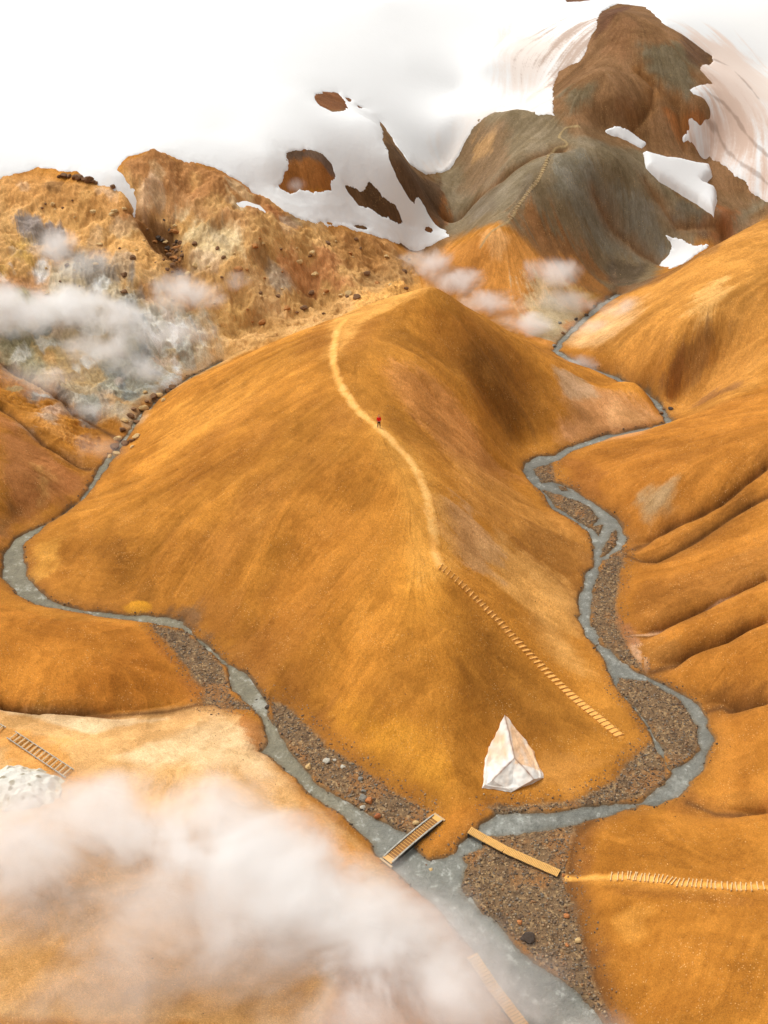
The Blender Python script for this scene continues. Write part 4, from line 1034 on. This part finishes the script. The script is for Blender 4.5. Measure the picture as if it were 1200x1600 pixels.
for k in range(46):
    px = rnd.gauss(268, 14); py = 400 + (px - 268) * .5 + rnd.gauss(-8, 16)
    boulder(px, py, rnd.uniform(.3, .75), rnd.choice(['brown', 'ochre', 'brown', 'dark']), 'SIZE COLOUR block in the rubble chute of the left rocky slope', 'rubble blocks in the chute', sink=.6)
for k in range(60):
    px = rnd.uniform(330, 640); py = rnd.uniform(370, 520)
    if py > 555 - .2 * (px - 300) * 1.4 or py < 350 + (px - 480) * .2 or py < 380 and px < 400: continue
    boulder(px, py, rnd.choice([.3, .35, .45, .6, .8]), rnd.choice(['tan', 'brown', 'tan', 'ochre', 'ochre', 'brown']), 'SIZE weathered COLOUR block on the rocky slope behind the orange hill', 'blocks on the rocky slope', flat=.6, sink=.5)
for k in range(40):
    px = rnd.uniform(60, 330); py = rnd.uniform(300, 470)
    if py < 285 + (px - 60) * .25: continue
    boulder(px, py, rnd.choice([.3, .5, .7]), rnd.choice(['tan', 'brown', 'tan']), 'SIZE COLOUR block on the left rocky slope above the vents', 'blocks on the left rocky slope', flat=.6, sink=.5)
for px, r in [(92, .5), (100, .8), (108, .6), (116, .7), (124, .9), (132, .7), (139, 1.0), (146, .6), (150, .5), (176, .6)]:
    boulder(px, 277 + max(0, px - 110) * .25, r, 'brown', 'SIZE jagged COLOUR block on the crest of the left rocky slope', 'jagged blocks on the crest', flat=1.0)

# loose gravel: thousands of small stones, one object
def stones(name, mask, n, rmin, rmax, cols, seed):
    r_ = np.random.default_rng(seed)
    w = np.where(mask & (RR < 230), RR * np.gradient(rr)[:, None], 0).ravel(); w = w / w.sum()
    idx = r_.choice(w.size, n, p=w)
    import bmesh
    bm = bmesh.new(); bmesh.ops.create_icosphere(bm, subdivisions=1, radius=1.0); bv = np.array([v.co[:] for v in bm.verts]); bf = np.array([[v.index for v in f.verts] for f in bm.faces]); bm.free()
    xs = X.ravel()[idx] + r_.normal(0, .05, n); ys = Y.ravel()[idx] + r_.normal(0, .05, n); zs_ = bil(Zt, xs, ys)
    s_ = rmin * (rmax / rmin) ** (r_.random(n) ** 2.2)
    A = r_.random(n) * 6.28
    V = bv[None] * (s_[:, None, None] * r_.uniform(.6, 1.25, (n, len(bv), 1))) * np.stack([r_.uniform(.8, 1.3, n), r_.uniform(.7, 1.1, n), r_.uniform(.5, .8, n)], 1)[:, None, :]
    V = np.stack([V[..., 0] * np.cos(A)[:, None] - V[..., 1] * np.sin(A)[:, None], V[..., 0] * np.sin(A)[:, None] + V[..., 1] * np.cos(A)[:, None], V[..., 2]], -1)
    V += np.stack([xs, ys, zs_ + s_ * .2], 1)[:, None, :]
    F = (bf[None] + (np.arange(n) * len(bv))[:, None, None]).reshape(-1, 3)
    me = bpy.data.meshes.new(name); co = V.reshape(-1, 3).astype(np.float32)
    me.vertices.add(len(co)); me.vertices.foreach_set('co', co.ravel()); me.loops.add(F.size); me.loops.foreach_set('vertex_index', F.ravel().astype(np.int32))
    me.polygons.add(len(F)); me.polygons.foreach_set('loop_start', np.arange(0, F.size, 3, dtype=np.int32)); me.update(calc_edges=True)
    pal = np.array([lin(*c) for c in cols]); cc = pal[r_.integers(0, len(pal), n)] * r_.uniform(.7, 1.2, (n, 1))
    c = np.ones((n, len(bv), 4), np.float32); c[..., :3] = cc[:, None, :]
    at = me.color_attributes.new('tint', 'FLOAT_COLOR', 'POINT'); at.data.foreach_set('color', c.ravel())
    m, nt, b = new_mat('stones'); at_ = N(nt, 'ShaderNodeAttribute', attribute_name='tint'); nt.links.new(at_.outputs['Color'], b.inputs['Base Color']); b.inputs['Roughness'].default_value = .9
    me.materials.append(m); o = bpy.data.objects.new(name, me); COL.objects.link(o); tag(o, kind='stuff'); return o
GCOL = [(122,98,72),(108,88,68),(136,108,78),(156,132,100),(94,78,62),(134,96,60),(120,110,96)]
stones('gravel', (gra > .0) & (wat_n < .1), 16000, .035, .17, GCOL, 3)
stones('gravel', (gra > -1.6) & (gra < .3) & (wat_n < -.2), 3000, .035, .13, GCOL, 4)
stones('gravel', (np.abs(wat_n) < .45) & (Y < 190), 2600, .05, .17, [(92,74,56),(70,58,46),(116,90,62)], 5)

stones('gravel', (dist_out > .3) & (Y < 175) & (sno < .1), 9000, .02, .085, [(196,140,70),(176,122,58),(214,166,98),(120,80,40)], 6)

# ------------------------------------------------------------------ snow remnant like a folded tent, by the hill foot
def tent():
    o3 = [Vector(p) for p in sight([(788,1120)], Zt)]
    A = g3(788, 1121); Lf = g3(754, 1231); R = g3(849, 1216); B = g3(800, 1238)
    def raise_to(px, py, up):                                           # the point over the land that stands 'up' metres high on that line of sight
        d = ray(px, py); g = g3(px, py); t = (g.z - H) / d[2]
        for _ in range(60):
            t -= .05; p = Vector((d[0] * t, d[1] * t, H + d[2] * t))
            if p.z - gz(p.x, p.y) >= up: break
        return p
    J = raise_to(804, 1184, 1.25); A.z += .5
    Le = raise_to(770, 1218, .75); Re = raise_to(834, 1217, .75)
    for p in (Lf, R, B): p.z += .05
    M_ = g3(757, 1188); S_ = g3(833, 1172)
    P_ = dict(M=M_, S=S_, A=A, L=Lf, R=R, B=B, J=J, l=Le, r=Re)
    tris = [('A','M','J'),('M','l','J'),('M','L','l'),('A','J','S'),('S','J','r'),('S','r','R'),('J','l','B'),('J','B','r'),('l','L','B'),('r','B','R')]
    vs = []; fs = []; cols = []; key = {}
    from mathutils import noise
    rim = [('A','M'),('M','L'),('L','B'),('B','R'),('R','S'),('S','A')]
    n = 22
    cen = (A + Lf + R + B) / 4
    def vert(p, crease):
        k = (round(p.x, 4), round(p.y, 4), round(p.z, 4))
        if k in key: return key[k]
        q = p.copy()
        dr = min(seg(p, P_[a_], P_[b_]) for a_, b_ in rim)
        q += Vector((noise.noise(p * 1.6), noise.noise(p * 1.6 + Vector((9, 0, 0))), 0)) * .20 * (1 if dr < .02 else .3)
        q.z += noise.noise(p * .8) * .12 * min(1, dr * 2) + noise.noise(p * 4) * .02
        if dr > .02: q.z = max(q.z, gz(q.x, q.y) + min(.28, dr * 1.2) + .05)
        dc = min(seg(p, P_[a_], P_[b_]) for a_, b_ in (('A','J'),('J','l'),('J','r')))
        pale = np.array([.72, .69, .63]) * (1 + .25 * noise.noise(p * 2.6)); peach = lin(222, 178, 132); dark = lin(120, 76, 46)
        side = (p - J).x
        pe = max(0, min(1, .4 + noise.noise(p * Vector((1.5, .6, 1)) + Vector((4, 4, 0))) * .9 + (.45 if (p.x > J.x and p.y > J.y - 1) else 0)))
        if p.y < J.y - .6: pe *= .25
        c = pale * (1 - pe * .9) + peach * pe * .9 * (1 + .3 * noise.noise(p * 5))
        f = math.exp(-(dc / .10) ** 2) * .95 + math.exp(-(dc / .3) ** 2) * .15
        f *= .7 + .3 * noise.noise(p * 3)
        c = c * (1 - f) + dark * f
        vs.append(q); cols.append(c); key[k] = len(vs) - 1; return key[k]
    def seg(p, a_, b_):
        d = b_ - a_; t = max(0, min(1, (p - a_).dot(d) / d.length_squared)); return (p - a_ - d * t).length
    for t in tris:
        a_, b_, c_ = (P_[k] for k in t); g = {}
        for i in range(n + 1):
            for j in range(n + 1 - i):
                g[i, j] = vert(a_ + (b_ - a_) * (i / n) + (c_ - a_) * (j / n), 0)
        for i in range(n):
            for j in range(n - i):
                fs.append((g[i, j], g[i + 1, j], g[i, j + 1]))
                if i + j < n - 1: fs.append((g[i + 1, j], g[i + 1, j + 1], g[i, j + 1]))
    # skirt down into the soil gives it a real edge
    edge = {}
    for f in fs:
        for a_, b_ in zip(f, f[1:] + f[:1]):
            edge[(a_, b_)] = edge.get((a_, b_), 0) + 1
    for (a_, b_) in [e for e in edge if (e[1], e[0]) not in edge]:
        k0 = len(vs)
        for q in (a_, b_):
            p = vs[q]; z = gz(p.x, p.y) - .3; vs.append(Vector((p.x + (cen.x - p.x) * .03, p.y + (cen.y - p.y) * .03, z))); cols.append(cols[q] * .9)
        fs.append((b_, a_, k0, k0 + 1))
    o = obj_from('snow_block', vs, fs, M_snow, None, smooth=False)
    at = o.data.color_attributes.new('tint', 'FLOAT_COLOR', 'POINT')
    at.data.foreach_set('color', np.c_[np.array(cols), np.ones(len(cols))].astype(np.float32).ravel())
    tag(o, 'white tent shaped block of old snow with dark creases at the hill foot', 'snow block')
tent()

# ------------------------------------------------------------------ white mineral mound, lower left
def mound():
    from mathutils import noise
    c = g3(28, 1232); n = 60; vs = []; fs = []; cols = []
    for i in range(n):
        for j in range(n):
            u = (i / (n - 1) * 2 - 1); v = (j / (n - 1) * 2 - 1)
            x = c.x + u * 4.2; y = c.y + v * 3.4 
            p = Vector((x, y, 0)); r_ = math.hypot(u, v) + .001 + .22 * noise.noise(p * .5) + .12 * noise.noise(p * 1.7)
            hgt = 1.5 * max(0, 1 - max(r_, 0) ** 2.2) if r_ < 1 else -.3 * min(1, (r_ - 1) * 4)
            z = gz(x, y) + hgt + (noise.noise(p * .9) * .22 + noise.noise(p * 3) * .09 + noise.noise(p * 9) * .05) * (r_ < 1) - .05
            vs.append(Vector((x, y, z)))
            f = 1 if noise.noise(p * 1.5 + Vector((7, 7, 7))) > .42 else 0
            cc = lin(208, 204, 192) * (1 - f) + lin(150, 140, 118) * f
            k = max(0, min(1, (r_ - .75) * 3)); cc = cc * (1 - k) + lin(190, 170, 130) * k
            cols.append(cc)
    for i in range(n - 1):
        for j in range(n - 1): fs.append((i * n + j, (i + 1) * n + j, (i + 1) * n + j + 1, i * n + j + 1))
    o = obj_from('mineral_mound', vs, fs, M_snow)
    at = o.data.color_attributes.new('tint', 'FLOAT_COLOR', 'POINT'); at.data.foreach_set('color', np.c_[np.array(cols), np.ones(len(cols))].astype(np.float32).ravel())
    tag(o, 'rough white crusted mound below the timber ladder stairs', 'mound')
mound()

# ------------------------------------------------------------------ the walker
def skin_mesh(name, joints, edges, mat, parent, sub=2):
    me = bpy.data.meshes.new(name); me.from_pydata([j[0] for j in joints], edges, []); me.update()
    o = bpy.data.objects.new(name, me); COL.objects.link(o)
    md = o.modifiers.new('skin', 'SKIN'); md.use_smooth_shade = True
    for i, j in enumerate(joints):
        sv = me.skin_vertices[0].data[i]; r_ = j[1]; sv.radius = r_ if isinstance(r_, tuple) else (r_, r_); sv.use_root = (i == 0)
    s = o.modifiers.new('sub', 'SUBSURF'); s.levels = sub; s.render_levels = sub
    me.materials.append(mat); o.parent = parent; return o
M_skin = simple('skin', (196,140,112), .6, 8, .05, 0); M_red = simple('red_jacket', (236,10,18), .7, 14, .08, .1); M_black = simple('black_trousers', (24,20,20), .8, 14, .2, .2)
M_hair = simple('dark_hair', (34,24,18), .7, 20, .2, 0); M_boot = simple('boot', (40,30,24), .7, 12, .2, 0)
def walker():
    f = g3(592, 668); root = empty('person', f, .12)
    tag(root, 'lone walker in a red jacket and black trousers standing on the ridge path', 'person')
    J = [((0,0,.98),(.15,.11)),((0,.0,1.15),(.14,.1)),((0,0,1.38),(.17,.11)),((0,0,1.52),(.07,.07)),((0,.01,1.60),(.06,.065)),((0,.015,1.68),(.085,.1)),((0,.012,1.77),(.08,.095)),((0,.01,1.84),(.04,.05)),
         ((-.19,0,1.44),.06),((-.245,.02,1.18),.045),((-.22,-.06,.97),.035),((-.21,-.09,.92),.03),((.19,0,1.44),.06),((.245,.02,1.18),.045),((.22,-.06,.97),.035),((.21,-.09,.92),.03),
         ((-.11,0,.88),.1),((-.13,-.02,.5),.065),((-.15,0,.1),.045),((-.16,-.13,.04),.04),((.11,0,.88),.1),((.13,-.02,.5),.065),((.16,.02,.1),.045),((.18,-.12,.04),.04)]
    E = [(0,1),(1,2),(2,3),(3,4),(4,5),(5,6),(6,7),(2,8),(8,9),(9,10),(10,11),(2,12),(12,13),(13,14),(14,15),(0,16),(16,17),(17,18),(18,19),(0,20),(20,21),(21,22),(22,23)]
    body = skin_mesh('body', J, E, M_skin, root)
    # hands: a palm's fingers and thumb on each side
    for s_ in (-1, 1):
        for k, (dx, ln) in enumerate(((-.03,.07),(-.01,.085),(.01,.08),(.03,.06))):
            skin_mesh('finger', [((s_*.21+dx,-.09,.92),.009),((s_*.21+dx,-.105,.92-ln*.6),.008),((s_*.21+dx,-.10,.92-ln),.007)], [(0,1),(1,2)], M_skin, body, 1)
        skin_mesh('finger', [((s_*.18,-.09,.93),.011),((s_*.165,-.12,.89),.009)], [(0,1)], M_skin, body, 1)
    jk = skin_mesh('jacket', [((0,0,.90),(.19,.14)),((0,0,1.12),(.18,.135)),((0,0,1.38),(.2,.14)),((0,0,1.53),(.09,.09)),((-.2,0,1.44),.085),((-.25,.02,1.18),.072),((-.235,-.05,.98),.058),((.2,0,1.44),.085),((.25,.02,1.18),.072),((.235,-.05,.98),.058)],
              [(0,1),(1,2),(2,3),(2,4),(4,5),(5,6),(2,7),(7,8),(8,9)], M_red, root)
    skin_mesh('hood', [((0,.08,1.48),(.1,.05)),((0,.12,1.54),(.09,.04))], [(0,1)], M_red, jk, 1)
    skin_mesh('trousers', [((0,0,.92),(.17,.125)),((0,0,.84),(.16,.12)),((-.11,0,.76),.105),((-.13,-.02,.5),.085),((-.15,0,.12),.07),((.11,0,.76),.105),((.13,-.02,.5),.085),((.16,.02,.12),.07)], [(0,1),(1,2),(2,3),(3,4),(1,5),(5,6),(6,7)], M_black, root)
    for s_ in (-1, 1): skin_mesh('boot', [((s_*.155,.05,.06),.055),((s_*.17,-.14,.045),.048)], [(0,1)], M_boot, root, 1)
    skin_mesh('hair', [((0,.05,1.74),(.088,.085)),((0,.03,1.81),(.088,.095)),((0,.02,1.85),(.06,.07))], [(0,1),(1,2)], M_hair, root, 1)
    for s_ in (-1, 1): skin_mesh('ear', [((s_*.09,.01,1.70),.014),((s_*.094,.012,1.725),.012)], [(0,1)], M_skin, body, 1)
    skin_mesh('nose', [((0,-.085,1.72),.012),((0,-.108,1.69),.014)], [(0,1)], M_skin, body, 1)
    for s_ in (-1, 1): skin_mesh('eye', [((s_*.035,-.088,1.735),.01),((s_*.035,-.094,1.735),.006)], [(0,1)], M_hair, body, 1)
    skin_mesh('mouth', [((-.025,-.09,1.655),.007),((.025,-.09,1.655),.007)], [(0,1)], M_red, body, 1)
walker()


# ------------------------------------------------------------------ steam
def steam_mat(name, dens, nsc, thr=.0, soft=.45, col=(.995,.99,.98)):
    m = bpy.data.materials.new(name); m.use_nodes = True; nt = m.node_tree
    for n in list(nt.nodes): nt.nodes.remove(n)
    out = N(nt, 'ShaderNodeOutputMaterial'); pv = N(nt, 'ShaderNodeVolumePrincipled')
    pv.inputs['Color'].default_value = col + (1,); pv.inputs['Anisotropy'].default_value = .0
    tc = N(nt, 'ShaderNodeTexCoord'); ln = N(nt, 'ShaderNodeVectorMath', operation='LENGTH'); nt.links.new(tc.outputs['Object'], ln.inputs[0])
    ge = N(nt, 'ShaderNodeNewGeometry')
    n1 = N(nt, 'ShaderNodeTexNoise', Scale=nsc, Detail=10.0, Roughness=.68, Distortion=.5); nt.links.new(ge.outputs['Position'], n1.inputs['Vector'])
    a = N(nt, 'ShaderNodeMath', operation='MULTIPLY_ADD'); nt.links.new(ln.outputs['Value'], a.inputs[0]); a.inputs[1].default_value = -1.25; a.inputs[2].default_value = 1.25 - thr   # 1 at centre, 0 at rim
    b = N(nt, 'ShaderNodeMath', operation='MULTIPLY_ADD'); nt.links.new(n1.outputs['Fac'], b.inputs[0]); b.inputs[1].default_value = 3.4; b.inputs[2].default_value = -1.8
    c = N(nt, 'ShaderNodeMath', operation='ADD'); nt.links.new(a.outputs[0], c.inputs[0]); nt.links.new(b.outputs[0], c.inputs[1])
    mr = N(nt, 'ShaderNodeMapRange', interpolation_type='SMOOTHSTEP'); mr.inputs[1].default_value = 0; mr.inputs[2].default_value = soft * 3.4; mr.inputs[3].default_value = 0; mr.inputs[4].default_value = dens
    nt.links.new(c.outputs[0], mr.inputs[0])
    # nothing is left at the rim of the cloud
    rim = N(nt, 'ShaderNodeMapRange', interpolation_type='SMOOTHSTEP'); rim.inputs[1].default_value = 1.0; rim.inputs[2].default_value = .7; nt.links.new(ln.outputs['Value'], rim.inputs[0])
    mu = N(nt, 'ShaderNodeMath', operation='MULTIPLY'); nt.links.new(mr.outputs[0], mu.inputs[0]); nt.links.new(rim.outputs[0], mu.inputs[1])
    nt.links.new(mu.outputs[0], pv.inputs['Density']); nt.links.new(pv.outputs[0], out.inputs['Volume'])
    return m
import bmesh
_bm = bmesh.new(); bmesh.ops.create_icosphere(_bm, subdivisions=3, radius=1.0)
SME = {}
def steam(px, py, toward, r, dens, nsc, thr=0.0, rotz=0.0, soft=.45):
    key = (dens, nsc, thr, soft)
    if key not in SME:
        me = bpy.data.meshes.new('steam'); _bm.to_mesh(me); me.materials.append(steam_mat('steam', dens, nsc, thr, soft)); SME[key] = me
    o = bpy.data.objects.new('steam', SME[key]); COL.objects.link(o)
    g = g3(px, py); dv = Vector(ray(px, py)).normalized(); o.location = g - dv * toward
    o.scale = r; o.rotation_euler = (0, 0, rotz); tag(o, kind='stuff'); return o
FG, FN = .44, .10
for a_ in [(0,1320,5,(12,9,4.5),FG,FN),(110,1300,5,(12,8,4.5),FG,FN),(230,1290,5,(12,8,4.5),FG,FN),(340,1285,5,(11,8,4.5),FG,FN),(430,1340,5,(11,9,4.5),FG,FN),(530,1410,5,(10,9,4.5),FG,FN),(600,1480,5,(10,8,4.5),FG,FN),(700,1520,5,(9,7,4),FG,FN),(790,1570,4,(8,5,3),FG * .8,FN),(880,1620,3,(7,5,3),FG * .5,FN),
           (300,1400,5,(14,8,4),FG * .6,FN),(120,1420,5,(13,8,4),FG * .35,FN),(420,1500,5,(12,8,4),FG * .45,FN),(150,1560,5,(14,6,4),FG * .25,FN),(560,1590,5,(11,6,4),FG * .6,FN),(660,1420,4,(7,5,3),FG * .5,FN),(730,1470,3,(6,5,2.5),FG * .45,FN),(820,1530,3,(8,6,3),FG * .5,FN),(60,1260,4,(8,5,3),FG * .5,FN),(180,1250,4,(9,5,3),FG * .5,FN)]:
    steam(*a_)
MS, MN = .50, .15
for a_ in [(40,490,5,(13,9,4.5),MS,MN),(-20,470,6,(10,8,4.5),MS,MN),(110,480,5,(11,9,4.5),MS,MN),(180,500,5,(10,8,4),MS,MN),(150,545,4,(11,7,3.5),MS * .7,MN),(215,575,3,(7,5,2.8),MS,.2),(85,385,4,(6,6,4),MS,MN),(130,410,4,(8,7,3.5),MS * .5,MN),
           (275,460,4,(8,8,5),MS * .75,MN),(315,465,3,(6,6,4),MS * .6,MN),(250,520,4,(12,7,3),MS * .45,MN),(60,590,4,(13,7,3),MS * .3,MN),(150,640,2,(7,5,2),MS * .5,.2),(150,700,2,(7,5,2),MS * .25,.2),(370,440,2,(3.5,4,2.4),MS * .5,.2)]:
    steam(*a_)
for a_ in [(670,412,5,(8,8,4.5),MS,MN),(720,440,3,(9,8,3.6),MS,MN),(770,472,3,(9,6,3.2),MS,MN),(815,505,3,(8,6,2.8),MS,MN),(860,425,3,(8,7,3.8),MS * .8,MN),(880,470,2,(8,6,3),MS * .5,MN),(975,480,1.5,(9,5,2.4),MS * .7,MN),(905,568,2,(5,3.5,2),MS * .7,.2),(930,510,2,(9,5,2),MS * .4,MN),(460,290,1,(3,3,2.2),MS * .6,.2)]:
    steam(*a_)
_bm.free()
